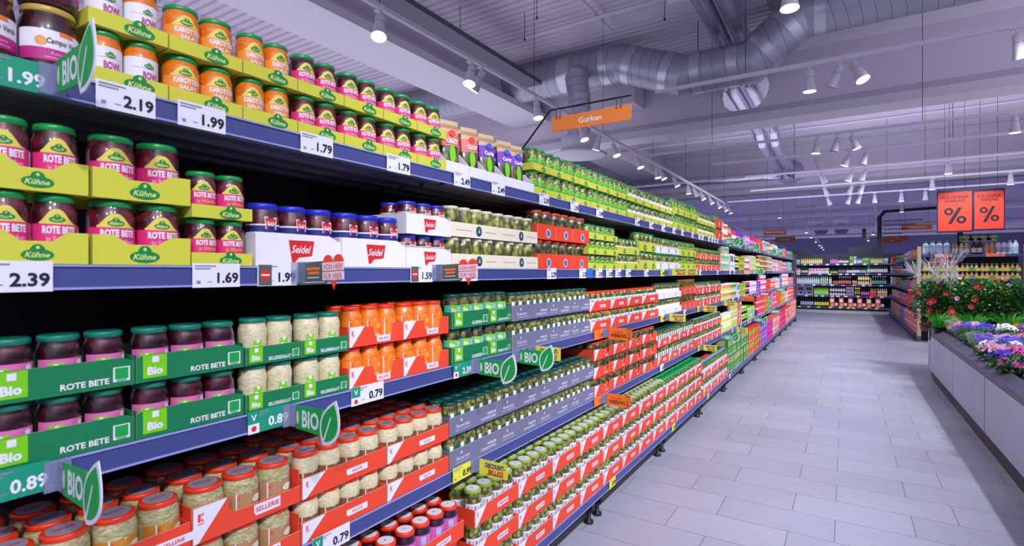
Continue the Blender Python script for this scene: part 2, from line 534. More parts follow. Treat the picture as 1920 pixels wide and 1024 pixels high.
def lb_sleeve(mb, r, H):
    fr = CYL(r * 1.004)
    mb.rect(fr, -1.5 * r, 1.5 * r, .08 * H, .62 * H, 'tag_white', .0002, 14)
    mb.poly(fr, [(-.7 * r, .1 * H), (.1 * r, .6 * H), (-.7 * r, .6 * H)], 'label_teal', .0011)
    mb.rect(fr, .2 * r, .8 * r, .3 * H, .36 * H, 'label_teal', .001, 3)
def lb_pale(mb, r, H):
    fr = CYL(r * 1.004)
    mb.rect(fr, -1.5 * r, 1.5 * r, .1 * H, .5 * H, 'tag_white', .0002, 14)
    mb.ell(fr, -.1 * r, .42 * H, .5 * r, .14 * H, 'pale_green', .0008)
    mb.rect(fr, -.8 * r, .8 * r, .14 * H, .2 * H, 'salmon', .0008, 8)
def lb_none(mb, r, H):
    fr = CYL(r * 1.004)
    mb.rect(fr, -.9 * r, .9 * r, .07 * H, .12 * H, 'cream_box', .0002, 10)

# kind: contents, lid, lid disc, label, shape, lid word, thing name
J = {
 'bowl': ('carrot', 'green', None, lb_bowl, 'std', 'green', 'vegetable_bowl_jar'),
 'karotte': ('carrot', 'green', None, lb_hill('label_orange', 'hill_yellow', 'KAROTTEN', 'SALAT', 'white'), 'std', 'green', 'carrot_salad_jar'),
 'bete': ('beet', 'green', None, lb_hill('pink', 'hill_yellow', 'ROTE BETE', 'in Scheiben'), 'std', 'green', 'sliced_beetroot_jar'),
 'wuerfel': ('beet', 'green', None, lb_hill('pink', 'hill_yellow', 'ROTE BETE', 'in Würfeln', 'hill_orange'), 'std', 'green', 'diced_beetroot_jar'),
 'campo': ('beet_dark', 'gold', None, lb_campo, 'wide', 'gold', 'large_beetroot_jar'),
 'seidel': ('beet', 'blue', None, lb_seidel, 'wide', 'blue', 'beetroot_jar'),
 'kgurke': ('gherkin', 'green', None, lb_hill('flag_green', 'bio_lime', None, None, 'white', .1, .40, .68, 'sky'), 'std', 'green', 'gherkin_jar'),
 'kgurke2': ('gherkin', 'green', None, lb_pale, 'std', 'green', 'spiced_gherkin_jar'),
 'creamg': ('gherkin', 'cream_lid', None, lb_none, 'std', 'cream', 'cucumber_jar'),
 'redemb': ('gherkin_dark', 'brick_lid', None, lb_foot, 'tall', 'rust', 'tall_gherkin_jar'),
 'biobete': ('beet_dark', 'teal', None, lb_biored, 'round', 'teal', 'organic_beetroot_jar'),
 'biocel': ('celeriac', 'teal', None, lb_biocel, 'round', 'teal', 'organic_celeriac_jar'),
 'kcarrot': ('carrot', 'red_lid', None, lb_tri('orange', 'peach', 'KAROTTENSALAT', .1, .64), 'neck', 'red', 'grated_carrot_jar'),
 'ksell': ('celeriac_strip', 'red_lid', 'lid_grey', lb_tri('tan', 'cream_box', 'SELLERIE', .1, .62), 'std', 'red', 'celeriac_strip_jar'),
 'ksellg': ('celeriac_strip', 'red_lid', 'lid_grey', lb_tri('ochre', 'cream_box', 'SELLERIE', .1, .62), 'std', 'red', 'celeriac_slice_jar'),
 'ksalat': ('celeriac', 'red_lid', 'lid_grey', lb_tri('brown', 'cream_box', 'SALAT', .08, .54), 'round', 'red', 'celeriac_salad_jar'),
 'biogurke': ('gherkin_dark', 'dark_teal', None, lb_biogherkin, 'wide', 'dark', 'organic_gherkin_jar'),
 'premium': ('gherkin_small', 'dark_teal', None, lb_premium, 'round', 'dark', 'premium_cornichon_jar'),
 'kcorn': ('gherkin_small', 'lime_lid', 'lid_white', lb_corni, 'round', 'lime', 'cornichon_jar'),
 'kgreen': ('gherkin_small', 'bright_green', None, lb_corni, 'round', 'green', 'pickle_jar'),
 'kteal': ('gherkin_small', 'label_teal', 'sky', lb_corni, 'std', 'blue', 'sweet_pickle_jar'),
 'kbete': ('purple_cabbage', 'red_lid', 'lid_white', lb_mauve, 'round', 'red', 'pickled_beet_jar'),
 'kred': ('gherkin', 'red_lid', None, lb_corni, 'std', 'red', 'sliced_gherkin_jar'),
 'kcut': ('gherkin_dark', 'red_lid', None, lb_tri('red', 'peach', 'GURKEN', .1, .5), 'round', 'red', 'sweet_gherkin_jar'),
 'kpill': ('gherkin_small', 'dark_teal', None, lb_premium, 'std', 'dark', 'mini_gherkin_jar'),
 'knum': ('gherkin_small', 'pack_green', None, lb_pale, 'std', 'green', 'pepper_jar'),
 'sleeve': ('gherkin_small', 'dark_teal', None, lb_sleeve, 'std', 'dark', 'sour_gherkin_jar'),
}
SHAPE = {
 'std': [(.90, 0), (.98, .02), (1, .06), (1, .72), (.97, .80), (.90, .86), (.87, .91)],
 'wide': [(.88, 0), (.97, .02), (1, .06), (1, .66), (.97, .76), (.90, .85), (.87, .91)],
 'round': [(.86, 0), (.96, .03), (1, .12), (.97, .24), (.97, .56), (1, .65), (.98, .75), (.91, .83), (.87, .87), (.87, .91)],
 'tall': [(.92, 0), (1, .03), (1, .24), (.9, .44), (.88, .6), (.95, .74), (.93, .82), (.85, .88), (.85, .92)],
 'neck': [(.9, 0), (.99, .02), (1, .06), (1, .58), (.96, .72), (.86, .82), (.78, .87), (.78, .91)],
}
_jar = {}
def jar_meshes(kind, r, H):
    r = round(r, 3)
    k = (kind, r, round(H, 3))
    if k not in _jar:
        body, lid, disc, label, shape, _, name = J[kind]
        b, l, p = MB(), MB(), MB()
        b.lathe([(a * r, z * H) for a, z in SHAPE[shape]], body, 24)
        q = (.83 if shape == 'neck' else .925) * r
        l.lathe([(q * .97, .895 * H), (q, .903 * H), (q, .968 * H), (q * .97, .989 * H), (q * .9, H)], lid, 24, cap1=True)
        if disc:
            l.lathe([(q * .78, H), (q * .78, H + .0006)], disc, 20)
            l.text('Salate' if disc == 'lid_grey' else 'K', FT(H), 0, -.1 * q, .3 * q, 'deep_red', w=.0012, maxw=q)
        label(p, r, H)
        t = MB().join(b).join(l).join(p)
        _jar[k] = (b.mesh(name), l.mesh('lid'), p.mesh('paper_label'), t.mesh(name))
    return _jar[k]
def put_jar(kind, r, H, loc, rz, label, group, parts):
    name = J[kind][6]
    b, l, p, t = jar_meshes(kind, r, H)
    o = inst(name, b if parts else t, None, loc, rz)
    tag(o, label, 'jar', group)
    if parts:
        inst('lid', l, o)
        inst('paper_label', p, o)
    return o

# ------------------------------------------------------------------ shelf-ready trays (L length along the shelf, h front height)
T3 = .003
def outline(L, h, form):
    if form == 'scoop':
        e = .3 * h
        return [(0, 0), (L, 0), (L, h), (L * .8, h), (L * .7, h - .55 * e), (L * .64, h - e), (L * .34, h - e), (L * .28, h - .55 * e), (L * .2, h), (0, h)]
    if form == 'cut':
        return [(0, 0), (L, 0), (L, h), (L * .80, h), (L * .77, .42 * h), (L * .46, .42 * h), (L * .43, h * .93), (0, h)]
    if form == 'step':
        return [(0, 0), (L, 0), (L, .5 * h), (L * .36, .5 * h), (L * .31, .62 * h), (L * .30, h), (0, h)]
    if form == 'ear':
        return [(0, 0), (L, 0), (L, h * .86), (L * .97, h * .9), (L * .9, h), (L * .1, h), (L * .03, h * .97), (0, h * .92)]
    if form == 'slant':
        return [(0, 0), (L, 0), (L, h * .78), (L * .84, h), (L * .02, h), (0, h * .95)]
    return [(0, 0), (L, 0), (L, h), (0, h)]

def dec_hat(mb, fr, L, h):
    hat_logo(mb, fr, L * .62, h * .40, min(.27 * L, .9 * h))
    mb.rect(fr, L * .3, L * .303, 0, h, 'hill_yellow', .0006)
def dec_hat_big(mb, fr, L, h):
    hat_logo(mb, fr, L * .5, h * .28, .155 * L)
def dec_hat_s(mb, fr, L, h):
    hat_logo(mb, fr, L * .62, h * .36, .62 * h, True)
def dec_bio(word):
    def f(mb, fr, L, h):
        s = min(.8 * h, .3 * L)
        bio_square(mb, fr, .05 * L, .14 * h, s)
        mb.text(word, fr, .80 * L, .16 * h, .2 * h, 'white', al='r', bold=.03, maxw=.42 * L)
        a, b, q = L * .83, h * .18, min(.13 * L, .55 * h)
        mb.rect(fr, a, a + q, b, b + q, 'white', .0008)
        mb.rect(fr, a + .1 * q, a + .9 * q, b + .16 * q, b + q * .94, 'flag_green', .0012)
        mb.rect(fr, a + .2 * q, a + .8 * q, b + .04 * q, b + .12 * q, 'bio_green', .0012)
    return f
def dec_k(word, wide=.2, pill=True, at=.62, y=.3):
    def f(mb, fr, L, h):
        mb.poly(fr, [(.01 * L, 0), (.02 * L + .03 * L, .02 * h), (.05 * L + wide * L, .985 * h), (.01 * L, .985 * h)], 'tag_white', .0008)
        k_mark(mb, fr, .045 * L, .58 * h, .22 * h, 'red')
        if pill:
            w, q = .26 * L, .32 * h
            u, v = at * L - w / 2, y * h
            mb.poly(fr, [(u + .02 * L, v), (u + w, v), (u + w, v + q), (u, v + q), (u, v + .1 * h)], 'tag_white', .0008)
            mb.text(word, fr, at * L, v + .28 * q, .46 * q, 'deep_red', bold=.02, maxw=.9 * w)
        else:
            mb.text(word, fr, at * L, y * h, .14 * h, 'tag_white', bold=.02, maxw=.3 * L)
    return f
def dec_premium(mb, fr, L, h):
    mb.text('Favourites', fr, .24 * L, .34 * h, .22 * h, 'tag_white', shear=.35, bold=0, maxw=.32 * L)
    mb.rect(fr, .1 * L, .40 * L, .21 * h, .23 * h, 'tag_white', .001)
    mb.rect(fr, .2 * L, .2 * L + .14 * h, .64 * h, .8 * h, 'tag_white', .0009)
    k_mark(mb, fr, .2 * L + .03 * h, .67 * h, .1 * h, 'red', False)
    mb.text('PREMIUM', fr, .95 * L, .42 * h, .16 * h, 'tag_white', al='r', bold=.01, maxw=.3 * L)
    mb.text('CORNICHONS', fr, .95 * L, .18 * h, .17 * h, 'tag_white', al='r', bold=.01, maxw=.42 * L)
def dec_cream(mb, fr, L, h):
    mb.ell(fr, L * .56, h * .5, .36 * h, .38 * h, 'navy', .0008)
    mb.ell(fr, L * .56, h * .54, .25 * h, .26 * h, 'label_teal', .0012)
    mb.poly(fr, [(L * .56 - .12 * h, .38 * h), (L * .56, .72 * h), (L * .56 - .02 * h, .38 * h)], 'tag_yellow', .0016)
    mb.poly(fr, [(L * .56 + .02 * h, .38 * h), (L * .56 + .02 * h, .72 * h), (L * .56 + .14 * h, .38 * h)], 'hill_yellow', .0016)
    for a, b in ((.1, .4), (.7, .95)):
        mb.rect(fr, L * a, L * b, .46 * h, .5 * h, 'ink_soft', .0008)
def dec_seidel(mb, fr, L, h):
    u, v, s = L * .50, h * .46, min(.19 * L, .46 * h)
    mb.poly(fr, [(u - .75 * s, v - .75 * s), (u - .55 * s, v - .75 * s), (u - .2 * s, v - .4 * s), (u + .8 * s, v - .3 * s), (u + s, v + .75 * s), (u - s, v + .75 * s)], 'deep_red', .0008)
    mb.text('Seidel', fr, u - .12 * s, v - .1 * s, .55 * s, 'white', shear=.3, maxw=1.4 * s)
def dec_round(mb, fr, L, h):
    mb.ell(fr, L * .58, h * .42, .3 * h, .3 * h, 'tag_white', .0008)
    mb.ell(fr, L * .58, h * .42, .23 * h, .23 * h, 'pack_blue', .0012)
    mb.ell(fr, L * .58 - .06 * h, h * .46, .09 * h, .11 * h, 'pack_green', .0016, 10)
def dec_num(mb, fr, L, h):
    mb.ell(fr, L * .45, h * .48, .25 * h, .25 * h, 'tag_white', .0008, 14)
    mb.poly(fr, [(L * .78, 0), (L * .99, 0), (L * .99, h), (L * .92, h)], 'tag_white', .0008)
def dec_white(mb, fr, L, h):
    mb.ell(fr, L * .5, h * .5, .3 * h, .3 * h, 'lavender', .0008, 14)
def dec_pinkround(mb, fr, L, h):
    mb.ell(fr, L * .5, h * .5, .32 * h, .32 * h, 'pink', .0008, 16)
    mb.ell(fr, L * .5, h * .44, .2 * h, .2 * h, 'pale_pink', .0012, 14)
    mb.rect(fr, 0, L, 0, .12 * h, 'mint', .0006)
    mb.rect(fr, L * .1, L * .9, .86 * h, .98 * h, 'sky', .0006)
def dec_none(mb, fr, L, h):
    pass
# kind: material, colour word, thing name, front form, decoration, inside material
TR = {
 'hat': ('yellow', 'yellow', 'yellow_display_tray', '', dec_hat), 'hat_big': ('yellow', 'yellow', 'yellow_display_tray', 'scoop', dec_hat_big),
 'hat_s': ('yellow', 'yellow', 'yellow_display_tray', '', dec_hat_s), 'bio_b': ('bio_green', 'green', 'green_display_tray', 'ear', dec_bio('ROTE BETE')),
 'bio_s': ('bio_green', 'green', 'green_display_tray', '', dec_bio('SELLERIESALAT')), 'bio_g': ('bio_green', 'green', 'green_display_tray', '', dec_bio('GURKEN')),
 'bio_c': ('bio_green', 'green', 'green_display_tray', '', dec_bio('CORNICHONS')), 'k_cut': ('red', 'red', 'red_display_tray', 'cut', dec_k('SALATE', .22, True, .62, .1)),
 'k_sal': ('red', 'red', 'red_display_tray', '', dec_k('SALATE', .2)), 'k_step': ('red', 'red', 'red_display_tray', 'step', dec_k('SELLERIE', .24, True, .66, .14)),
 'k_plain': ('red', 'red', 'red_display_tray', '', dec_k('SELLERIE', .12, True, .9, .3)), 'k_corn': ('red', 'red', 'red_display_tray', '', dec_k('CORNICHONS', .2)),
 'k_bete': ('red', 'red', 'red_display_tray', '', dec_k('ROTE BETE', .2)), 'k_gur': ('red', 'red', 'red_display_tray', '', dec_k('GURKEN', .2)),
 'k_notch': ('red', 'red', 'red_display_tray', 'cut', dec_k('GURKEN', .2, False, .62, .16)), 'prem': ('grey_box', 'grey', 'grey_display_tray', '', dec_premium),
 'cream': ('cream_box', 'cream', 'cream_display_tray', '', dec_cream), 'seidel': ('white', 'white', 'white_display_tray', 'slant', dec_seidel),
 'emb': ('red', 'red', 'red_display_tray', 'ear', dec_round), 'num': ('red', 'red', 'red_display_tray', '', dec_num), 'wht': ('white', 'white', 'white_display_tray', '', dec_white),
 'pinkr': ('white', 'white', 'white_display_tray', '', dec_pinkround), 'ltray': ('lime', 'lime', 'lime_display_tray', '', dec_none), 'ptray': ('pale_pink', 'pink', 'pink_display_tray', '', dec_none),
}
_tray = {}
def tray_mesh(kind, L, h, D):
    k = (kind, round(L, 3), round(h, 3), round(D, 2))
    if k not in _tray:
        mat, _, name, form, dec = TR[kind]
        mb = MB()
        fr = FX(-T3)
        mb.prism(fr, outline(L, h, form), T3, mat, 0, 'card' if mat != 'white' else 'white')
        dec(mb, FX(0), L, h)
        mb.box(-D, -T3, 0, L, 0, .0015, mat)
        mb.box(-D, -D + T3, T3, L - T3, .0015, h, mat)
        for y in (0, L - T3):
            mb.box(-D, -T3, y, y + T3, .0015, h, mat)
        _tray[k] = mb.mesh(name)
    return _tray[k]

# the tiers of the long shelf: z of the rail's upper edge, x of its front, word
TIER = {1: (1.83, 0.0, 'top shelf'), 2: (1.4675, 0.0, 'upper shelf'), 3: (1.10, 0.0, 'middle shelf'), 4: (.705, 0.0, 'lower shelf'), 5: (.205, .06, 'bottom shelf')}
LV = {1: ('single',), 2: ('lower', 'upper'), 3: ('bottom', 'middle', 'topmost')}
def edges(tier, pxs):
    d = EYE.x - TIER[tier][1]
    return [along(p, d) for p in pxs]
def even(a, b, n):
    return [a + (b - a) * i / n for i in range(n + 1)]

def run(tier, ys, tray, jar, nj, P, h, prod, levels=2, H=None, rows=1, parts=True, turn=None, depth=None, jars=None, tmap=None, jit=.006):
    """Trays along the tier between the marks ys, LEVELS high, NJ jars across the front of each, a few ROWS on the top layer."""
    z0, x0, tier_w = TIER[tier]
    z0 -= .003
    for li in range(levels):
        lev = LV[levels][li] if levels <= 3 else ordw(li + 1) + '-layer'
        for ti, (a, b) in enumerate(zip(ys, ys[1:])):
            n = nj[ti] if isinstance(nj, (list, tuple)) else nj
            L = b - a - .003
            tk = (tmap or {}).get((li, ti), tray)
            rj = min((L - .012) / (2 * n), .056)
            jh = H or P - .004
            z = z0 + li * P
            rw = rows if li == levels - 1 else 1
            D = depth or max(.24, min(.36, 2 * rj * 3 + .02))
            sh = random.uniform(-jit, 0)
            col = TR[tk][1]
            tn = nth('tray', tier, lev, col, prod)
            o = inst(TR[tk][2], tray_mesh(tk, L, h, D), None, (x0 - .004 + sh, a + .0015, z))
            tag(o, f'{tn} {lev} {col} tray of {prod} from near end, {tier_w}', 'tray', f'{col} {prod} trays on the {tier_w}')
            gap = (L - .008 - 2 * rj * n) / n
            for rr in range(rw):
                for j in range(n):
                    jk = jars[li] if jars else jar
                    y = a + .0055 + gap / 2 + rj + j * (2 * rj + gap)
                    x = x0 - .004 + sh - T3 - .0025 - rj - rr * (2 * rj + .002)
                    if x - rj < x0 - .46:
                        continue
                    t = turn if turn is not None else -min(.5, max(0, .16 * (y - .5)))
                    rz = t + random.uniform(-.1, .1)
                    lw = J[jk][5]
                    if rr == 0:
                        lab = f'{ordw(j + 1)} {lw}-lidded jar from near end, {tn} {lev} {col} tray of {prod}, {tier_w}'
                    else:
                        lab = f'{ordw(j + 1)} jar in {("", "second", "third", "fourth")[rr]} row, {tn} {lev} {col} tray of {prod}, {tier_w}'
                    put_jar(jk, rj - .0006, jh, (x, y, z + .0016), rz, lab, f'{prod} jars on the {tier_w}', parts)

# ================================================================== THE SETTING
def floor_material():
    m = bpy.data.materials.new('floor_tiles')
    m.use_nodes = True
    N, L = m.node_tree.nodes, m.node_tree.links
    b = N['Principled BSDF']
    tc = N.new('ShaderNodeTexCoord')
    br = N.new('ShaderNodeTexBrick')
    br.offset = .37
    br.inputs['Scale'].default_value = 1
    br.inputs['Brick Width'].default_value = .6
    br.inputs['Row Height'].default_value = .3
    br.inputs['Mortar Size'].default_value = .0022
    br.inputs['Mortar Smooth'].default_value = .2
    br.inputs['Color1'].default_value = lin('#b8bacb')
    br.inputs['Color2'].default_value = lin('#aeb0c2')
    br.inputs['Mortar'].default_value = lin('#6f6d78')
    L.new(tc.outputs['Object'], br.inputs['Vector'])
    mp = N.new('ShaderNodeMapping')
    mp.inputs['Scale'].default_value = (1.2, 9, 1)
    L.new(tc.outputs['Object'], mp.inputs['Vector'])
    n = N.new('ShaderNodeTexNoise')
    n.inputs['Scale'].default_value = 4
    n.inputs['Detail'].default_value = 6
    L.new(mp.outputs[0], n.inputs['Vector'])
    mx = N.new('ShaderNodeMix')
    mx.data_type, mx.blend_type = 'RGBA', 'MULTIPLY'
    mx.inputs[0].default_value = .22
    L.new(br.outputs['Color'], mx.inputs[6])
    L.new(n.outputs['Fac'], mx.inputs[7])
    L.new(mx.outputs[2], b.inputs['Base Color'])
    b.inputs['Roughness'].default_value = .42
    MATS['floor_tiles'] = m
floor_material()
M('deck', '#d2ccd8', .6, var=.03, scale=3)
M('girder', '#d4cedc', .7, var=.04, scale=2)
M('girder_flange', '#cfccd6', .6, var=.03, scale=2)
M('duct_seam', '#6c7080', .5, metal=.5)
M('duct', '#a8acb8', .42, metal=.55, var=.08, scale=5)
M('duct_bright', '#c4c8d4', .32, metal=.7, var=.08, scale=5)
M('foil_pipe', '#b8b6c6', .3, metal=.85, var=.15, scale=18)
M('tray_mesh', '#5c5c66', .5, metal=.4, var=.2, scale=90)
M('lamp_white', '#d6d4de', .45, var=.02)
M('lens', '#f4f4ff', .3, emit=7.0)
M('black_steel', '#16161c', .45, var=.05)
M('navy_panel', '#1b2440', .5, var=.05)
M('far_wall', '#8a86b0', .8, var=.06, scale=1)
M('pipe_white', '#c4c0cc', .5, var=.03)

struct(MB().box(-14, 18, -8, 52, -.2, 0, 'floor_tiles').obj('floor'))
mb = MB()                                   # trapezoid sheet roof, ribs running across the aisles
zs, ys = [], []
y = -3.0
while y < 52:
    ys += [y, y + .09, y + .105, y + .135]
    zs += [5.42, 5.42, 5.46, 5.46]
    y += .15
vs = [(x, yy, zz) for x in (-14, 18) for yy, zz in zip(ys, zs)]
n = len(ys)
mb.add(vs, [(i, n + i, n + i + 1, i + 1) for i in range(n - 1)], 'deck')
mb.box(-14, 18, -3, 52, 5.52, 5.6, 'deck')
struct(mb.obj('ceiling'))
struct(MB().box(-14, 18, 51.8, 52, 0, 5.5, 'far_wall').obj('wall_back'))
struct(MB().box(-14.2, -14, -8, 52, 0, 5.5, 'far_wall').obj('wall_left'))
struct(MB().box(18, 18.2, -8, 52, 0, 5.5, 'far_wall').obj('wall_right'))

def girder(y, holes, z0=4.0, z1=5.42, x0=-14, x1=18):
    """Deep roof girder across the hall with a foot flange and round openings for the pipes."""
    mb = MB()
    hw = .16
    cuts = [x0]
    for xc, zc, r in holes:
        cuts += [xc - .6, xc + .6]
    cuts.append(x1)
    for a, b in zip(cuts[::2], cuts[1::2]):
        mb.box(a, b, y - hw, y + hw, z0 + .2, z1, 'girder')
    for xc, zc, r in holes:
        c = [math.atan2(dz, dx) for dx in (-.6, .6) for dz in (z0 + .2 - zc, z1 - zc)]
        an = sorted([2 * math.pi * i / 32 - math.pi for i in range(32)] + c)
        inn, out = [], []
        for t in an:
            dx, dz = math.cos(t), math.sin(t)
            q = min(.6 / abs(dx) if abs(dx) > 1e-6 else 9, ((z1 - zc) / dz if dz > 0 else (z0 + .2 - zc) / dz) if abs(dz) > 1e-6 else 9)
            inn.append((xc + r * dx, zc + r * dz))
            out.append((xc + q * dx, zc + q * dz))
        k = len(an)
        for s, yy in ((0, y - hw), (1, y + hw)):
            vs = [(p[0], yy, p[1]) for p in inn] + [(p[0], yy, p[1]) for p in out]
            mb.add(vs, [(i, (i + 1) % k, k + (i + 1) % k, k + i) for i in range(k)], 'girder')
        vs = [(p[0], yy, p[1]) for yy in (y - hw, y + hw) for p in inn]
        mb.add(vs, [(i, (i + 1) % k, k + (i + 1) % k, k + i) for i in range(k)], 'girder')
    fr = lambda u, v, w: (x0 + w, y + u, v)
    mb.prism(fr, [(-.26, z0), (.26, z0), (.26, z0 + .14), (hw, z0 + .26), (-hw, z0 + .26), (-.26, z0 + .14)], x1 - x0, 'girder_flange')
    mb.prism(fr, [(-hw, z1 - .32), (hw, z1 - .32), (.3, z1 - .12), (.3, z1), (-.3, z1), (-.3, z1 - .12)], x1 - x0, 'girder_flange')
    return struct(mb.obj('trim_1'))
girder(10.0, [(-.24, 4.62, .40)])
girder(19.0, [(-.24, 4.62, .40)])
girder(28.0, [(-.3, 4.62, .46), (1.0, 4.62, .46)])
girder(37.0, [(-.3, 4.62, .46), (1.0, 4.62, .46)])
girder(46.0, [(-.3, 4.62, .46), (1.0, 4.62, .46)])
mb = MB().box(-4.75, -4.25, -3, 9.8, 4.72, 5.42, 'girder')
mb.box(-4.95, -4.05, -3, 9.8, 4.62, 4.74, 'girder_flange')
struct(mb.obj('trim_2'))
mb = MB().box(-4.75, -4.25, 10.2, 18.8, 4.72, 5.42, 'girder')
mb.box(-4.95, -4.05, 10.2, 18.8, 4.62, 4.74, 'girder_flange')
struct(mb.obj('trim_2'))
struct(MB().box(-2.6, -2.0, 9.3, 9.82, 4.55, 4.95, 'girder').obj('trim_3'))

# ---------------------------------------------------------------- ducts and pipes under the roof
t = empty('ventilation_duct', (-.5, 8.6, 4.9), 'thick grey spiral air duct kinking down and up below the roof', 'duct')
t.location = (0, 0, 0)
P_ = [(-7.6, 8.6, 5.0), (-2.0, 8.6, 5.02), (-.95, 8.6, 4.60), (.05, 8.6, 4.60), (.72, 8.6, 5.14), (6.5, 8.6, 5.14)]
mb = sweep(MB(), P_, .315, 'duct', 36, seam='duct_seam')
mb.obj('spiral_pipe', t)
for k in range(1, 5):
    c = Vector(P_[k])
    for q in (k - 1, k + 1):
        d = (Vector(P_[q]) - c).normalized()
        sweep(MB(), [c + d * .16, c + d * .30], .322, 'duct_bright', 36, step=0).obj('elbow_collar', t)
sweep(MB(), [(-3.1, 8.6, 5.02), (-2.85, 8.6, 5.02)], .325, 'duct_bright', 36, step=0).obj('elbow_collar', t)
mb = sweep(MB(), [(-2.75, 8.5, 4.95), (-2.6, 8.1, 4.72), (-2.5, 8.0, 4.35), (-2.5, 8.0, 3.7)], .19, 'duct_bright', 24, .1, seam='duct_seam')
b = mb.obj('branch_pipe', t)
MB().lathe([(.21, 3.42), (.30, 3.44), (.30, 3.68), (.2, 3.72)], 'lamp_white', 28, (-2.5, 8.0, 0)).lathe([(.43, 3.38), (.46, 3.4), (.3, 3.46)], 'lamp_white', 32, (-2.5, 8.0, 0)).obj('air_outlet', t)
for x in (-5.0, -3.6, -.72, 2.2, 3.6):
    MB().lathe([(.006, 4.9), (.006, 5.45)], 'black_steel', 6, (x, 8.6, 0)).obj('hanger_rod', t)
for i, (x, lab) in enumerate(((-.12, 'foil wrapped heating pipe on the flower side of the pair through the girder'), (-.40, 'foil wrapped heating pipe on the pickle shelf side of the pair through the girder'))):
    mb = sweep(MB(), [(x, 2.0, 5.14), (x, 9.05, 5.14), (x, 9.5, 4.62), (x, 12.9, 4.62), (x, 13.5, 4.45), (x, 17.2, 4.45), (x, 17.4, 4.3), (x - 2.0 - .3 * i, 17.4 - .25 * i, 4.3), (-9, 17.4 - .25 * i, 4.3)], .12, 'foil_pipe', 20, .35, 1, seam='duct_seam')
    tag(mb.obj('heating_pipe'), lab, 'pipe', 'foil pipes under the roof')
def cable_tray(x, y0, y1, z, lab):
    mb = MB()
    mb.box(x - .18, x + .18, y0, y1, z, z + .004, 'tray_mesh')
    for s in (-.18, .178):
        mb.box(x + s, x + s + .002, y0, y1, z, z + .07, 'tray_mesh')
    o = tag(mb.obj('cable_tray'), lab, 'cable tray')
    return o
cable_tray(.55, 1.5, 8.05, 5.05, 'dark perforated cable tray beside the foil pipes near the roof')
cable_tray(-3.45, .5, 8.1, 4.75, 'dark cable tray running along the pale beam over the pickle shelves')
for y, z, x0, x1, lab in ((7.3, 5.25, -14, 18, 'thin white sprinkler pipe across the roof before the first girder'), (14.6, 4.95, -14, 18, 'thin white sprinkler pipe across the roof behind the first girder'),
                          (17.9, 4.35, -14, 18, 'pale pipe bundle crossing in front of the second girder')):
    tag(sweep(MB(), [(x0, y, z), (x1, y, z)], .03 if z > 4.5 else .10, 'pipe_white', 12, 0).obj('roof_pipe'), lab, 'pipe', 'pipes across the roof')
tag(sweep(MB(), [(-1.9, 1.0, 5.3), (-1.9, 8.0, 5.3)], .022, 'pipe_white', 10, 0).obj('roof_pipe'), 'thin white pipe along the roof sheet above the lamp track', 'pipe', 'pipes across the roof')
tag(sweep(MB(), [(-7.2, 1.0, 5.3), (-7.2, 9.6, 5.3)], .022, 'pipe_white', 10, 0).obj('roof_pipe'), 'thin white pipe along the roof sheet behind the pale beam', 'pipe', 'pipes across the roof')
hr = MB().lathe([(.005, 0), (.005, .42)], 'black_steel', 6).lathe([(.016, -.03), (.016, .0)], 'black_steel', 8).mesh('threaded_rod')
for i, (x, y) in enumerate(((-3.6, 6.2), (-2.9, 6.9), (-2.4, 6.4), (-5.4, 6.4), (-5.2, 6.1), (-1.6, 5.6), (-.9, 7.4), (1.2, 7.0), (.6, 5.4), (2.4, 7.2), (3.2, 6.6), (1.9, 12.4), (2.6, 13.2), (.9, 13.0), (3.3, 12.8), (1.4, 14.0), (-1.8, 13.5), (-2.5, 12.6))):
    o = inst('threaded_rod', hr, None, (x, y, 5.02))
    tag(o, 'thin dark threaded rod hanging free from the roof sheet', 'rod', 'loose threaded rods under the roof')

# ---------------------------------------------------------------- lamp tracks and their spotlights
def track(a, b, lab, hang):
    a, b = Vector(a), Vector(b)
    t = empty('light_track', a, lab, 'light track', 'white lamp tracks')
    d = b - a
    mb = MB()
    if abs(d.x) > abs(d.y):
        mb.box(0, d.x, -.018, .018, 0, .036, 'lamp_white')
    else:
        mb.box(-.018, .018, 0, d.y, 0, .036, 'lamp_white')
    mb.obj('rail', t)
    for q in hang:
        p = d * q
        MB().lathe([(.0035, .03), (.0035, 5.42 - a.z)], 'black_steel', 6, (p.x, p.y, 0)).obj('hanger_wire', t)
    return t
track((-1.85, 1.2, 3.52), (-1.85, 18.6, 3.52), 'long white lamp track above the pickle shelves, running down the hall', (.1, .24, .36, .5, .64, .78, .9))
CROSS = [(4.05, .1, 9), (6.0, -.6, 9), (9.2, -1.7, 9), (10.6, -.9, 9), (12.4, -.6, 9), (14.6, -.8, 9), (16.6, -1.7, 9), (19.6, -4.5, 9)]
for i, (y, x0, x1) in enumerate(CROSS):
    track((x0, y, 3.5), (x1, y, 3.5), f'white lamp track across the aisle, {ordw(i + 1)} one down the hall', (.10, .36, .62, .9))
hm = MB().lathe([(.030, .20), (.036, .195), (.038, .13), (.058, .0), (.060, -.01)], 'lamp_white', 24, cap1=False)
hm.lathe([(.0395, .131), (.0395, .127)], 'ink_soft', 24)
LH = hm.mesh('lamp_housing')
LL = MB().lathe([(.055, -.004), (.055, -.006), (.02, -.008)], 'lens', 20).mesh('lens')
LO = MB().lathe([(.055, -.004), (.055, -.006), (.02, -.008)], 'lid_grey', 20).mesh('lens')
LB = MB().box(-.012, .012, -.008, .008, -.08, 0, 'lamp_white').box(-.05, .05, -.016, .016, -.012, .0, 'lamp_white').mesh('track_bracket')
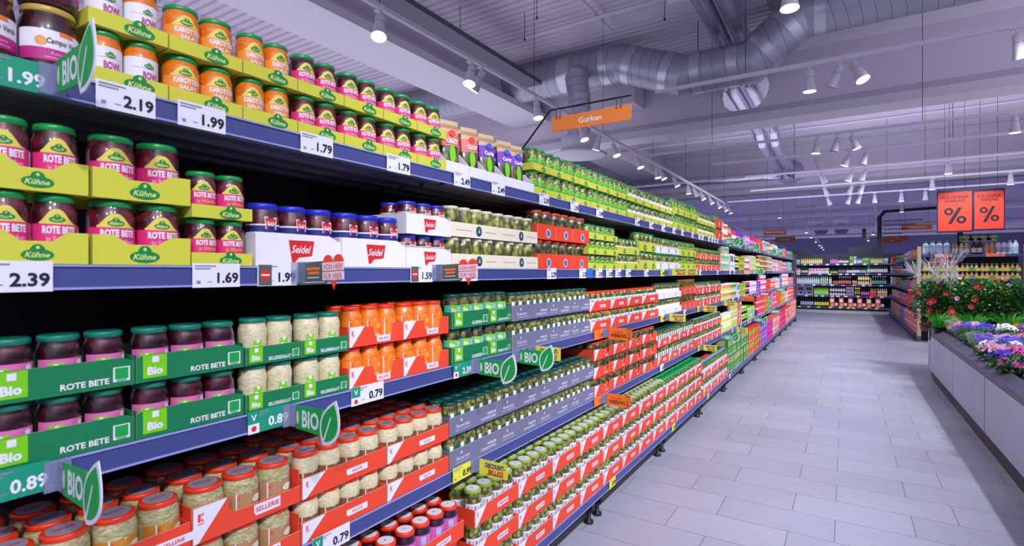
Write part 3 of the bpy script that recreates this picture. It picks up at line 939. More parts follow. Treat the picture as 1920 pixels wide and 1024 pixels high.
def track_lamp(p, aim, lit, lab, group):
    t = empty('track_spotlight', p, lab, 'spotlight', group)
    inst('track_bracket', LB, t)
    h = inst('lamp_housing', LH, t, (0, 0, -.08))
    q = Vector(aim).normalized().to_track_quat('-Z', 'Y')
    h.rotation_mode = 'QUATERNION'
    h.rotation_quaternion = q
    h.location = Vector((0, 0, -.08)) + q @ Vector((0, 0, -.17))
    inst('lens', LL if lit else LO, h)
for px, aim, lit in ((712, (.25, -.3, -1), 1), (884, (.1, -.35, -1), 1), (903, (-.55, -.2, -1), 1), (1006, (.2, -.1, -1), 1), (1090, (.35, -.1, -1), 1), (1123, (-.3, 0, -1), 1), (1150, (.4, -.1, -1), 1),
                     (1195, (.4, -.1, -1), 1), (1231, (.2, -.1, -1), 1), (1238, (.5, 0, -1), 1), (1264, (.45, 0, -1), 1), (1290, (.1, 0, -1), 1), (1301, (.5, 0, -1), 0), (1314, (.5, 0, -1), 1),
                     (1330, (.5, 0, -1), 1), (1345, (.5, 0, -1), 1), (1357, (.5, 0, -1), 1), (1366, (.4, 0, -1), 1)):
    y = 3.1 / math.tan(ang(px))
    n = nth('lamp_long')
    track_lamp((-1.85, y, 3.52), aim, lit, f'white cylinder spotlight, {n} on the long track above the pickle shelves', 'spotlights on the long track')
for y, row in ((4.05, ((1481, (0, -.1, -1), 1),)), (6.0, ((1518, (0, 0, -1), 1), (1575, (-.45, .2, -1), 0), (1603, (.4, -.3, -1), 1), (1908, (.2, .3, -1), 1))),
               (9.2, ((1532, (-.1, 0, -1), 1), (1570, (-.25, 0, -1), 0), (1598, (.35, 0, -1), 1), (1903, (0, 0, -1), 1))),
               (10.6, ((1530, (.45, .1, -1), 0), (1592, (-.4, 0, -1), 1), (1624, (-.3, 0, -1), 0))), (12.4, ((1540, (.4, 0, -1), 0), (1597, (-.35, 0, -1), 1), (1622, (-.35, 0, -1), 0), (1778, (0, 0, -1), 1))),
               (14.6, ((1546, (.4, 0, -1), 0), (1597, (-.4, 0, -1), 0), (1618, (-.4, 0, -1), 0), (1748, (0, 0, -1), 1), (1895, (0, 0, -1), 1))),
               (16.6, ((1552, (.35, 0, -1), 0), (1594, (-.4, 0, -1), 0), (1613, (-.4, 0, -1), 0), (1640, (0, 0, -1), 0), (1690, (0, 0, -1), 1), (1735, (0, 0, -1), 0))),
               (19.6, ((1407, (0, 0, -1), 0), (1462, (0, 0, -1), 1), (1480, (0, 0, -1), 0), (1556, (0, 0, -1), 0), (1640, (0, 0, -1), 0), (1691, (0, 0, -1), 1)))):
    i = [c[0] for c in CROSS].index(y)
    for k, (px, aim, lit) in enumerate(row):
        x = EYE.x - y * math.tan(ang(px))
        track_lamp((x, y, 3.5), aim, lit, f'white {"lit" if lit else "unlit"} spotlight, {ordw(k + 1)} along the {ordw(i + 1)} cross track down the hall', 'spotlights on the cross tracks')
for X, y0, lab in ((1.48, 26.3, 'over the pickle aisle'), (-1.1, 24.4, 'by the black frame'), (4.2, 25.4, 'behind the pickle shelves'), (7.5, 26.4, 'deep behind the pickle shelves')):
    track((EYE.x - X, y0, 3.45), (EYE.x - X, 50, 3.45), f'thin lamp track far down the hall, {lab}', (.02, .2, .4, .6, .8))
for X, t_ in ((1.48, (27, 31, 36, 41, 45, 49)), (-1.1, (25, 30, 36, 42, 48)), (4.2, (26, 30, 35, 41, 48)), (7.5, (27, 33, 40))):
    for y in t_:
        x = EYE.x - X
        n = nth('far', X)
        track_lamp((x, y, 3.45), (0, -.15, -1), 1, f'small lit lamp far down the hall, {n} in its row {"over the pickle aisle" if X == 1.48 else "by the black frame" if X < 0 else "behind the pickle shelves" if X < 5 else "deep behind the pickle shelves"}', 'far rows of lamps')

# ================================================================== THE LONG SHELF OF JARS
BAY0, BAYW, NBAY = .24, 1.31, 13
def bay_parts():
    W = BAYW - .002
    parts = []
    mb = MB().box(-.50, -.47, 0, W, .1, 1.93, 'back_metal')
    parts.append(('back_panel', mb.mesh('back_panel'), (0, 0, 0), ()))
    parts.append(('upright', MB().box(-.56, -.501, 0, .04, 0, 1.96, 'back_metal').mesh('upright'), (0, 0, 0), ()))
    for k in range(1, 6):
        z, x0, _ = TIER[k]
        mb = MB().box(-.47, x0 - .012, .004, W - .004, z - .028, z - .004, 'shelf_metal')
        for q in range(4):               # folded stiffening ribs underneath
            xa = -.44 + q * .11
            mb.prism(lambda u, v, w: (u, .01 + w, v), [(xa, z - .028), (xa + .012, z - .046), (xa + .062, z - .046), (xa + .074, z - .028)], W - .02, 'shelf_metal')
        rail = MB()
        prof = [(x0 - .012, z - .05), (x0 + .002, z - .052), (x0, z - .046), (x0 - .004, z - .006), (x0 - .002, z - .0042), (x0 - .012, z - .0042)]
        rail.prism(lambda u, v, w: (u, w, v), prof, W - .002, 'rail', .001)
        rail.box(x0 - .003, x0 + .0005, .001, W - .001, z - .008, z - .0038, 'rail_lip')
        rail.box(x0 - .001, x0 + .0035, .001, W - .001, z - .052, z - .048, 'rail_lip')
        parts.append(('shelf_board', mb.mesh('shelf_board'), (0, 0, 0), (('price_rail', rail.mesh('price_rail')),)))
    mb = MB().box(-.05, -.02, .001, W - .001, .02, .15, 'plinth')
    parts.append(('kick_plate', mb.mesh('kick_plate'), (0, 0, 0), ()))
    for y in (.06, W - .06):
        f = MB().box(-.4, .03, y - .02, y + .02, .08, .152, 'black_steel').lathe([(.026, 0), (.026, .015), (.011, .025), (.011, .1)], 'black_steel', 12, (.0, y, 0))
        parts.append(('foot', f.mesh('foot'), (0, 0, 0), ()))
    return parts
BP = bay_parts()
for k in range(NBAY):
    y = BAY0 + k * BAYW
    t = empty('shelf_bay', (0, y, 0), f'dark metal shelf bay with five blue price rails, {ordw(k + 1)} from near end of pickle aisle', 'shelving', 'bays of the long pickle shelf')
    for nm, me, lc, subs in BP:
        o = inst(nm, me, t, lc)
        for sn, sm in subs:
            inst(sn, sm, o)
t = MB().box(-.56, .05, BAY0 + NBAY * BAYW, BAY0 + NBAY * BAYW + .025, 0, 1.95, 'shelf_metal').obj('shelf_end_panel')
tag(t, 'dark end panel closing the far end of the long pickle shelf', 'shelving')

# ---- top shelf
z1 = TIER[1][0] - .003
for li in range(2):
    for j, y in enumerate((.285, .378)):
        put_jar('campo', .045, .125, (-.055, y, z1 + li * .128), .1, f'big gold-lidded beetroot jar, {("lower", "upper")[li]} layer, {("first", "second")[j]} from near end of top shelf', 'big beetroot jars on the top shelf', True)
E1 = edges(1, (165, 318))
run(1, E1, 'hat', 'bowl', 2, .114, .032, 'vegetable bowl', jit=0)
run(1, edges(1, (318, 457, 560)), 'hat', 'karotte', 2, .114, .032, 'carrot salad', jit=0)
run(1, edges(1, (560, 647, 721, 784, 838)), 'hat', 'bete', 2, .114, .032, 'sliced beetroot', jit=0)
# boxes of pickle pouches
def pouch_mesh(c1, c2, word, foot):
    mb = MB()
    n, m = 10, 12
    W, Hh = .082, .205
    vs = []
    for s in (1, -1):
        for j in range(m + 1):
            v = j / m
            for i in range(n + 1):
                u = -1 + 2 * i / n
                d = .017 * (1 - u * u) ** .6 * (1 - abs(2 * v - .9) ** 3 if v < .95 else 0)
                d = max(d, .0006)
                if s == 1 and .1 < v < .85:
                    d += .0012 * math.sin(9 * u + 7 * v)
                vs.append((s * d, u * W / 2, v * Hh))
    k = (n + 1) * (m + 1)
    rows = {0: foot, 1: foot, 2: 'gherkin_dark', 3: 'gherkin_dark', 4: 'gherkin_dark', 5: 'gherkin_dark', 6: c1, 7: c1, 8: c1, 9: 'card', 10: 'tan', 11: 'card'}
    for j in range(m):
        for s in (0, 1):
            for i in range(n):
                a = s * k + j * (n + 1) + i
                f = (a, a + 1, a + n + 2, a + n + 1)
                o = mb.mi(rows[j])
                mb.f.append(f if s == 0 else tuple(reversed(f)))
                mb.m.append(o)
                mb.sm.append(True)
    mb.v = vs
    fr = FX(.0195)
    mb.ell(fr, 0, .072, .014, .034, 'bio_lime', 0)
    mb.ell(fr, .002, .152, .015, .012, c2, 0)
    mb.text(word, fr, 0, .112, .016, 'tag_white', bold=.05, maxw=.052, w=.001)
    return mb.mesh('pickle_pouch')
PA, PB = pouch_mesh('salmon', 'red', 'CRAZY', 'pack_green'), pouch_mesh('violet', 'pack_blue', 'Curly', 'pack_blue')
ysB = edges(1, (838, 881, 914, 948, 1003))
for i, (a, b) in enumerate(zip(ysB, ysB[1:])):
    L = b - a - .003
    h = .040
    mb = MB().prism(FX(-T3), outline(L, h, ''), T3, 'white')
    mb.box(-.2, -T3, 0, L, 0, .0015, 'white')
    for y in (0, L - T3):
        mb.prism(lambda u, v, w: (-u, y + w, v), [(T3, 0), (.2, 0), (.2, .09), (.05, .09), (T3, .04)], T3, 'white')
    o = mb.obj('white_pouch_box', None, (-.004, a + .0015, z1))
    tag(o, f'{ordw(i + 1)} low white box of pickle pouches from near end, top shelf', 'box', 'white pouch boxes on the top shelf')
for i, (px, me, w) in enumerate(((857, PA, 'red'), (885, PA, 'red'), (923, PB, 'blue'), (953, PB, 'blue'), (980, PB, 'blue'))):
    y = along(px)
    i_, b = next(((q, e) for q, e in enumerate(ysB[1:]) if y < e))
    y = min(max(y, ysB[i_] + .046), b - .046)
    for rr in range(2):
        o = inst('pickle_pouch', me, None, (-.032 - rr * .045, y, z1 + .002), -.35)
        o.rotation_euler = (0, -.06, -.3)
        tag(o, f'{"" if rr == 0 else "hidden back "}{w} pickle pouch, {ordw(i + 1)} from near end in the white boxes', 'pouch', 'pickle pouches on the top shelf')
yg = along(1003)
run(1, even(yg, yg + .1655 * 8, 8), 'hat_s', 'kgurke', 2, .114, .034, 'gherkin')
run(1, even(yg + .1655 * 8, 4.62, 6), 'hat_s', 'kgurke2', 2, .114, .034, 'spiced gherkin', parts=False)
run(1, even(4.62, 5.48, 4), 'hat_s', 'kgurke', 2, .135, .055, 'large gherkin', parts=False)
run(1, even(5.48, 6.35, 5), 'hat_s', 'kgurke2', 2, .118, .04, 'mixed pickle', parts=False)
run(1, even(6.35, 6.78, 1), 'num', 'knum', 4, .135, .10, 'pepper', parts=False)
# ---- upper shelf
E2 = edges(2, (-20, 169, 360))
E2[0] = .27
run(2, [E2[0], E2[1]], 'hat_big', 'bete', 2, .134, .060, 'large beetroot', jit=0)
run(2, [E2[1] + .004, E2[2]], 'hat_big', 'bete', 2, .134, .060, 'large beetroot', jit=0)
run(2, edges(2, (360, 476)), 'hat', 'wuerfel', 2, .111, .030, 'diced beetroot', jit=0)
run(2, edges(2, (480, 642, 763)), 'seidel', 'seidel', 3, .165, .087, 'beetroot', 1, H=.162, jit=0)
run(2, edges(2, (763, 848)), 'seidel', 'seidel', 3, .116, .070, 'small beetroot', 2, rows=2, jit=0)
for j in range(4):
    y = .945 + .084 * j
    put_jar('seidel', .039, .112, (-.37, y, TIER[2][0] + .0005), -.1, f'{ordw(j + 1)} blue-lidded jar from near end in the dark row behind the white trays', 'jars in the dark behind the white trays', True)
run(2, edges(2, (848, 937, 1011)), 'cream', 'creamg', 4, .121, .055, 'cucumber')
run(2, edges(2, (1011, 1045, 1076, 1106)), 'emb', 'redemb', 2, .146, .075, 'tall gherkin')
run(2, even(2.805, 3.27, 3), 'hat_s', 'kgurke', 2, .089, .036, 'small gherkin', 3)
run(2, even(3.27, 3.70, 2), 'hat_s', 'kgurke2', 3, .105, .045, 'medium gherkin')
run(2, even(3.70, 4.11, 2), 'hat_s', 'kgurke2', 2, .138, .065, 'big gherkin')
run(2, even(4.11, 4.79, 3), 'pinkr', 'kgurke2', 3, .130, .06, 'pink-ring gherkin', parts=False)
run(2, even(4.79, 5.38, 3), 'hat_s', 'kgurke', 3, .130, .06, 'honey gherkin', parts=False)
run(2, even(5.38, 6.63, 5), 'num', 'knum', 4, .115, .055, 'pepper', parts=False)
# ---- middle shelf
E3 = edges(3, (-30, 256, 460))
E3[0] = .275
run(3, E3, 'bio_b', 'biobete', 3, .118, .058, 'organic beetroot', H=.112, jit=0)
run(3, edges(3, (462, 567, 655)), 'bio_s', 'biocel', 2, .118, .045, 'organic celeriac', jit=0)
run(3, edges(3, (655, 757, 843)), 'k_cut', 'kcarrot', 3, .124, .062, 'grated carrot', rows=2, jit=0)
run(3, [along(843) + .02, along(918)], 'bio_g', 'biogurke', 3, .134, .064, 'organic gherkin', jit=0)
run(3, edges(3, (918, 960)), 'bio_c', 'biogurke', 2, .134, .058, 'organic cornichon', jit=0)
run(3, edges(3, (962, 1029, 1070, 1107)), 'prem', 'premium', [5, 4, 4], .130, .070, 'premium cornichon', jit=0)
run(3, edges(3, (1108, 1147, 1178, 1205, 1236)), 'k_gur', 'kred', 4, .118, .056, 'sliced gherkin')
run(3, edges(3, (1237, 1257, 1279)), 'wht', 'sleeve', 4, .130, .05, 'sour gherkin', parts=False)
run(3, even(4.88, 5.42, 3), 'emb', 'redemb', 2, .14, .075, 'slim gherkin', parts=False)
run(3, even(5.42, 6.70, 4), 'num', 'kpill', 4, .125, .065, 'mini gherkin', parts=False)
# ---- lower shelf
E4 = [.27] + edges(4, (360, 565))
run(4, E4[:2], 'k_plain', 'ksellg', 4, .122, .058, 'celeriac slices', rows=3, jit=0, turn=.1)
run(4, E4[1:], 'k_step', 'ksell', 3, .122, .085, 'celeriac strips', rows=3, jit=0)
run(4, edges(4, (566, 726, 843)), 'k_sal', 'ksalat', 4, .122, .058, 'celeriac salad', rows=4, jit=0)
run(4, edges(4, (845, 935, 1008, 1067, 1115)), 'prem', 'premium', 5, .125, .070, 'premium cornichon', rows=3, jit=0)
run(4, edges(4, (1116, 1152, 1182, 1207, 1233)), 'k_notch', 'kcut', 4, .108, .066, 'sweet gherkin', 3, rows=2)
run(4, even(4.14, 5.36, 4), 'k_gur', 'kpill', 5, .140, .06, 'mini gherkin', rows=2, parts=False)
run(4, even(5.38, 6.70, 5), 'num', 'kteal', 4, .135, .065, 'sweet pickle', parts=False)
# ---- bottom shelf
run(5, even(.62, 1.55, 3), 'k_bete', 'kbete', 4, .133, .062, 'pickled beet', 3, rows=2, jit=0, H=.125)
run(5, even(1.615, 1.615 + .315 * 8, 8), 'k_corn', 'kcorn', 4, .134, .066, 'cornichon', 3, rows=2, jit=0, H=.130)
run(5, even(4.14, 5.40, 4), 'k_corn', 'kgreen', 4, .134, .066, 'pickle', 3, rows=2, jit=0, H=.130, parts=False)
run(5, even(5.44, 6.76, 4), 'k_gur', 'kteal', 4, .165, .07, 'sweet pickle', 2, jit=0, parts=False)

# ================================================================== PRICE CARDS ON THE RAILS
_card = {}
def card(tier, px, price, kind='white', w=.105, d=None):
    z, x0, tw = TIER[tier]
    y = along(px, EYE.x - x0)
    bg = {'white': 'tag_white', 'teal': 'tag_teal', 'yellow': 'tag_yellow', 'orange': 'tag_orange', 'face': 'tag_white', 'veg': 'tag_white', 'blue': 'pack_blue'}[kind]
    ink = 'tag_white' if kind in ('teal', 'blue') else 'ink'
    k = (price, kind, round(w, 3))
    if k not in _card:
        mb = MB().box(0, .0012, -w / 2, w / 2, -.054, .002, bg)
        fr = FX(.0012)
        mb.text(price, fr, w * .46, -.043, .024 if w > .08 else .02, ink, al='r', bold=.03, maxw=w * .52)
        for q in range(2):
            mb.rect(fr, -w * .46, -w * (.02 + .12 * q), -.006 - .006 * q, -.003 - .006 * q, 'ink_soft')
        mb.rect(fr, -w * .42, -w * .34, -.045, -.038, 'ink_soft')
        mb.rect(fr, -w * .2, -w * .1, -.042, -.040, 'ink_soft')
        if kind in ('veg', 'teal') and w > .11:
            mb.rect(fr, -w * .5, -w * .24, -.03, .002, 'tag_teal', .0012)
            mb.rect(fr, -w * .5, -w * .24, -.054, -.03, 'tag_white', .0012)
            mb.text('V', fr, -w * .37, -.022, .016, 'tag_white', bold=.02, w=.002)
            mb.ell(fr, -w * .37, -.042, .007, .007, 'deep_red', .002, 10)
        if kind == 'face':
            mb.rect(fr, -w * .48, -w * .16, -.052, 0, 'flag_grey', .0012)
            mb.ell(fr, -w * .32, -.026, .013, .015, 'deep_red', .0016, 14)
            mb.rect(fr, -w * .42, -w * .22, -.028, -.024, 'tag_white', .002)
        _card[k] = mb.mesh('price_card')
    o = inst('price_card', _card[k], None, (x0 + .0035, y, z))
    cw = {'white': 'white', 'teal': 'green', 'yellow': 'yellow', 'orange': 'orange', 'face': 'white', 'veg': 'white', 'blue': 'blue'}[kind]
    n = nth('card', tier, cw)
    tag(o, f'{cw} price card {"reading " + price + ", " if len(price) > 1 else ""}{n} {cw} card from near end, {tw} rail', 'price card', f'price cards on the {tw} rail')
for px, p, k, w in ((20, '1.99', 'teal', .10), (236, '2.19', 'white', .106), (378, '1.99', 'white', .106), (593, '1.79', 'white', .106), (746, '1.79', 'white', .106), (865, '2.49', 'white', .1),
                    (933, '2.49', 'white', .1), (1019, '2.39', 'white', .1), (1076, '2.39', 'white', .1), (1123, '2.49', 'white', .1), (1194, '1.99', 'white', .1), (1220, '1.99', 'white', .1),
                    (1243, '2.29', 'white', .1), (1263, '2.29', 'white', .1), (1279, '1.99', 'white', .1), (1298, '1.99', 'white', .1), (1311, '1.79', 'white', .1), (1317, '1.79', 'white', .1), (1329, '2.49', 'white', .1),
                    (1335, '2.49', 'white', .1), (1340, '1.59', 'white', .1), (1345, '1.59', 'white', .1)):
    card(1, px, p, k, w)
for px, p, k, w in ((20, '2.39', 'white', .115), (405, '1.69', 'white', .11), (519, '1.99', 'face', .112), (789, '1.59', 'face', .112), (878, '2.29', 'white', .11), (1033, '2.29', 'white', .1), (1092, '2.29', 'white', .1),
                    (1104, ' ', 'blue', .09), (1122, '2.29', 'white', .1), (1141, '2.29', 'white', .1), (1158, '2.29', 'white', .1), (1177, '1.99', 'white', .1), (1211, '2.19', 'white', .1),
                    (1241, '0.99', 'yellow', .1), (1312, '1.69', 'white', .1), (1345, '1.49', 'white', .1)):
    card(2, px, p, k, w)
for px, p, k, w in ((25, '0.89', 'teal', .10), (503, '0.89', 'teal', .115), (688, '0.79', 'veg', .13), (866, '2.39', 'teal', .115), (1121, '1.19', 'orange', .13), (1241, '0.99', 'yellow', .1),
                    (1283, '1.49', 'white', .1), (1309, '0.99', 'yellow', .1)):
    card(3, px, p, k, w)
for px, p, k, w in ((620, '0.79', 'veg', .13), (866, '0.99', 'yellow', .12), (1121, '1.19', 'orange', .13), (1240, '1.29', 'white', .1), (1310, '0.99', 'yellow', .1)):
    card(4, px, p, k, w)
for px, p in ((1147, '0.99'), (1262, '0.99'), (1327, '1.19'), (1368, '1.29')):
    card(5, px, p, 'yellow' if px < 1360 else 'white', .1)

for tier in (1, 2, 3, 4):
    z, x0, tw = TIER[tier]
    y = 6.95
    while y < 17.0:
        y += random.uniform(.22, .5)
        kd = random.choice(('white', 'white', 'white', 'teal', 'pinkc'))
        k = ('far', kd)
        if k not in _card:
            mb = MB().box(0, .0012, -.05, .05, -.052, 0, {'white': 'tag_white', 'teal': 'tag_teal', 'pinkc': 'pale_pink'}[kd])
            mb.rect(FX(.0012), 0, .04, -.042, -.02, 'ink' if kd != 'teal' else 'tag_white')
            _card[k] = mb.mesh('price_card')
        o = inst('price_card', _card[k], None, (x0 + .0035, y, z))
        cw = {'white': 'white', 'teal': 'green', 'pinkc': 'pink'}[kd]
        tag(o, f'{nth("fcard", tier, cw)} small {cw} price card from near end, far stretch of {tw}', 'price card', f'far price cards on the {tw} rail')
# ================================================================== FLAGS STANDING OUT FROM THE RAILS (they look back along the aisle)
def leaf_pts(cx, cz, w, h, n=14):
    """Leaf outline: lower stem point, full sides, tip at the upper outer corner."""
    a, b = Vector((cx - w * .42, cz - h * .5)), Vector((cx + w * .46, cz + h * .5))
    d = b - a
    q = Vector((-d.y, d.x))
    out = []
    for i in range(n):
        t = i / n
        out.append(a + d * t - q * .31 * math.sin(math.pi * t ** .85) ** .85)
    for i in range(n):
        t = 1 - i / n
        out.append(a + d * t + q * .25 * math.sin(math.pi * t ** .9) ** .9)
    return [(p.x, p.y) for p in out]
_flag = {}
def flag_parts(kind):
    if kind in _flag:
        return _flag[kind]
    fr = FY(0)
    a, b = MB(), MB()
    a.fbox(fr, 0, .03, -.028, .028, -.001, .001, 'clear_clip')
    a.fbox(fr, -.002, .004, -.028, .028, -.02, .02, 'clear_clip')
    if kind == 'bio':
        b.prism(fr, [(.028, -.03), (.135, -.034), (.135, .034), (.028, .03)], .002, 'flag_green', -.001)
        b.text('BIO', fr, .087, -.021, .043, 'tag_white', bold=.03, cond=.72, maxw=.084)
        b.ell(fr, .036, 0, .006, .018, 'pale_green', .0016, 10)
        b.prism(fr, leaf_pts(.162, .004, .056, .118), .002, 'tag_white', .001)
        b.prism(fr, leaf_pts(.1625, .004, .043, .098), .001, 'flag_green', .0032)
        b.poly(fr, [(.140, -.044), (.1445, -.046), (.172, .018), (.169, .021)], 'tag_white', .0046)
    elif kind == 'disc':
        b.prism(fr, [(.03, -.03), (.155, -.03), (.158, -.027), (.158, .027), (.155, .03), (.03, .03), (.027, .027), (.027, -.027)], .002, 'tag_yellow', -.001)
        b.text('DISCOUNT-', fr, .100, .002, .018, 'navy', bold=.05, shear=.1, maxw=.092)
        b.text('BILLIG!', fr, .104, -.021, .018, 'deep_red', bold=.05, shear=.1, maxw=.07)
        b.rect(fr, .06, .138, -.025, -.0225, 'navy', .0012)
    elif kind == 'werb':
        b.prism(fr, [(.027, -.036), (.175, -.036), (.175, .036), (.027, .036)], .002, 'tag_orange', -.001)
        b.text('AUS UNSERER', fr, .086, .006, .011, 'deep_red', bold=.02, maxw=.07)
        b.text('WERBUNG', fr, .092, -.021, .021, 'ink', bold=.03, maxw=.1)
        b.poly(fr, [(.152, -.008), (.160, -.008), (.172, .034), (.146, .034)], 'ink', .0012)
        b.poly(fr, [(.1535, -.003), (.1585, -.003), (.168, .030), (.150, .030)], 'tag_orange', .0016)
        b.ell(fr, .157, -.022, .009, .009, 'ink', .0012, 14)
        b.ell(fr, .157, -.022, .005, .005, 'tag_orange', .0016, 14)
    elif kind == 'heart':
        b.prism(fr, [(.0, -.034), (.115, -.034), (.115, .026), (.0, .026)], .002, 'flag_grey', -.002)
        for q in range(2):
            b.rect(fr, .038 + .006 * q, .092 - .004 * q, .004 - .011 * q, .011 - .011 * q, 'tag_orange', .0008)
        b.rect(fr, .040, .088, -.017, -.0145, 'tag_white', .0008)
        b.rect(fr, .02, .11, -.029, -.027, 'tag_white', .0008)
        n = 30
        pts = []
        for i in range(n):
            t = 2 * math.pi * i / n
            pts.append((.146 - .0026 * 16 * math.sin(t) ** 3 * .98, .004 + .0031 * (13 * math.cos(t) - 5 * math.cos(2 * t) - 2 * math.cos(3 * t) - math.cos(4 * t))))
        b.prism(fr, pts, .002, 'sign_red', .001)
        k_mark(b, fr, .142, .024, .012, 'tag_white')
        for v, w in ((.002, 'VON HIER'), (-.022, 'FÜR HIER')):
            b.prism(fr, [(.105, v - .002), (.187, v - .002), (.187, v + .019), (.105, v + .019)], .001, 'tag_white', .0032)
            b.text(w, fr, .146, v + .001, .0145, 'sign_red', w=.0046, cond=.85, maxw=.074)
    else:                                 # plain pink card far down the aisle
        b.prism(fr, [(.027, -.034), (.19, -.034), (.19, .034), (.027, .034)], .002, 'pink' if kind == 'pink' else 'mint', -.001)
        b.rect(fr, .05, .16, -.012, .012, 'tag_white', .0014)
    _flag[kind] = (a.mesh('clip'), b.mesh('flag_card'))
    return _flag[kind]
FW_ = {'bio': ('bio_shelf_flag', 'green leaf-shaped organic flag'), 'disc': ('discount_shelf_flag', 'yellow discount flag'), 'werb': ('advert_shelf_flag', 'orange advert flag with exclamation mark'),
       'heart': ('heart_shelf_flag', 'grey flag with red heart'), 'pink': ('pink_shelf_flag', 'pink flag'), 'mint': ('mint_shelf_flag', 'mint green flag')}
def flag(tier, px, kind, lift=0, tilt=0, y=None):
    z, x0, tw = TIER[tier]
    y = y or along(px, EYE.x - x0)
    a, b = flag_parts(kind)
    nm, ph = FW_[kind]
    n = nth('flag', tier, kind)
    t = empty(nm, (x0 + .007, y, z - .024 + lift), f'{ph}, {n} of its kind from near end, {tw} rail', 'shelf flag', 'flags on the price rails')
    t.rotation_euler = (0, tilt, 0)
    inst('clip', a, t)
    inst('flag_card', b, t)
flag(1, 95, 'bio', 0, -.02)
for px in (1352, 1361, 1395, 1432, 1447):
    flag(1, px, 'bio')
flag(2, 556, 'heart', .004, -.04)
flag(2, 815, 'heart', .004, -.04)
for px in (1252, 1272):
    flag(2, px, 'disc', .006)
flag(2, 1378, 'heart'); flag(2, 1404, 'bio')
flag(3, 105, 'bio', -.006); flag(3, 540, 'bio', -.006); flag(3, 886, 'bio'); flag(3, 962, 'bio'); flag(3, 992, 'disc')
flag(3, 1131, 'werb'); flag(3, 1247, 'disc'); flag(3, 1312, 'disc'); flag(3, 1352, 'disc'); flag(3, 1387, 'werb'); flag(3, 1420, 'pink'); flag(3, 1452, 'mint')
flag(4, 886, 'disc', .004); flag(4, 1128, 'werb'); flag(4, 1312, 'disc'); flag(4, 1350, 'bio'); flag(4, 1412, 'bio'); flag(4, 1376, 'disc'); flag(4, 1442, 'mint')

# ================================================================== SIGNS
M('sign_text', '#f6f2ee', .5)
def hang_sign(name, y, pxa, pxb, ptop, pbot, word, lab, rods=True, depth=.006, th=.5):
    a = across(pxa, (ptop + pbot) / 2, y)
    b = across(pxb, (ptop + pbot) / 2, y)
    za, zb = across(pxa, pbot, y).z, across(pxa, ptop, y).z
    w, h = b.x - a.x, zb - za
    t = empty(name, (a.x, y, za), lab, 'sign', 'orange aisle signs')
    mb = MB().box(0, w, 0, depth, 0, h, 'sign_orange')
    mb.text(word, FY(0), w * .5, h * .32, h * .40, 'sign_text', bold=.02, maxw=.8 * w)
    mb.obj('sign_board', t)
    if rods:
        for u in (.12, .88):
            MB().lathe([(.004, h), (.004, 5.4 - za)], 'black_steel', 6, (w * u, depth / 2, 0)).obj('hanger_wire', t)
    return t, w, h
t, w, h = hang_sign('aisle_sign', 2.6, 1035, 1183, 221, 248, 'Gurken', 'orange aisle sign reading Gurken on a bent black rod above the pickle jars', False)
mb = MB()
A = Vector((-.54, 0, 1.94)) - Vector((t.location.x, 0, t.location.z))
sweep(mb, [A, (-.012, .003, h + .045), (w, .003, h + .045)], .005, 'black_steel', 8, 0)
mb.obj('bent_rod', t)
for u in (.09, .86):
    m2 = MB()
    for q in (-.012, .012):
        m2.lathe([(.0022, h - .012), (.0022, h + .045)], 'black_steel', 6, (w * u + q, -.003, 0))
    m2.obj('sign_hook', t)
for y, a, b, c, d, word, lab in ((27, 1432, 1474, 431, 441, 'Saucen & Würzen', 'far orange aisle sign with two words above the end of the top shelf'), (30, 1454, 1491, 445, 454, 'Nudeln', 'far bright orange aisle sign lower than the two-word one'),
                                 (24.6, 1690, 1748, 421, 432, 'Konserven', 'far orange aisle sign between the black frame and the red percent boards'), (30, 1663, 1704, 443, 452, 'Tee', 'far orange aisle sign partly behind another beside the black frame'),
                                 (28, 1655, 1691, 448, 456, 'Reis', 'far orange aisle sign in front of another beside the black frame')):
    hang_sign('aisle_sign', y, a, b, c, d, word, lab)
for i, (a, b, c, d) in enumerate(((1759, 1822, 361, 434), (1827, 1882, 359, 430))):
    y = 13.2
    p, q = across(a, d, y), across(b, d, y)
    W, Hh = q.x - p.x, across((a + b) / 2, c, y).z - across((a + b) / 2, d, y).z
    t = empty('percent_sign', (p.x, y, p.z), ('red percent advert board nearer the aisle, above the bottle shelf', 'red percent advert board farther from the aisle, above the bottle shelf')[i], 'sign', 'red percent boards')
    MB().box(-.018, W + .018, .005, .03, -.03, Hh + .05, 'navy_panel').obj('frame', t)
    mb = MB().box(0, W, -.004, .0045, 0, Hh, 'sign_red')
    fr = FY(-.004)
    mb.text('AUS UNSERER', fr, W / 2, Hh * .83, .058, 'ink', bold=.025, maxw=.84 * W)
    mb.text('WERBUNG', fr, W / 2, Hh * .735, .058, 'ink', bold=.025, maxw=.62 * W)
    for cx, cz in ((.32, .50), (.70, .28)):
        rr, n = .145 * W, 24
        vs = [fr(W * cx + k * rr * math.cos(2 * math.pi * q / n), Hh * cz + k * rr * math.sin(2 * math.pi * q / n), .0012) for k in (1, .45) for q in range(n)]
        mb.add(vs, [(q, (q + 1) % n, n + (q + 1) % n, n + q) for q in range(n)], 'ink')
    mb.poly(fr, [(W * .29, Hh * .18), (W * .41, Hh * .18), (W * .72, Hh * .60), (W * .60, Hh * .60)], 'ink', .0012)
    mb.obj('poster', t)
    for u in (.2, .8):
        MB().lathe([(.003, Hh + .05), (.003, 5.42 - p.z)], 'black_steel', 6, (W * u, .017, 0)).obj('hanger_rod', t)

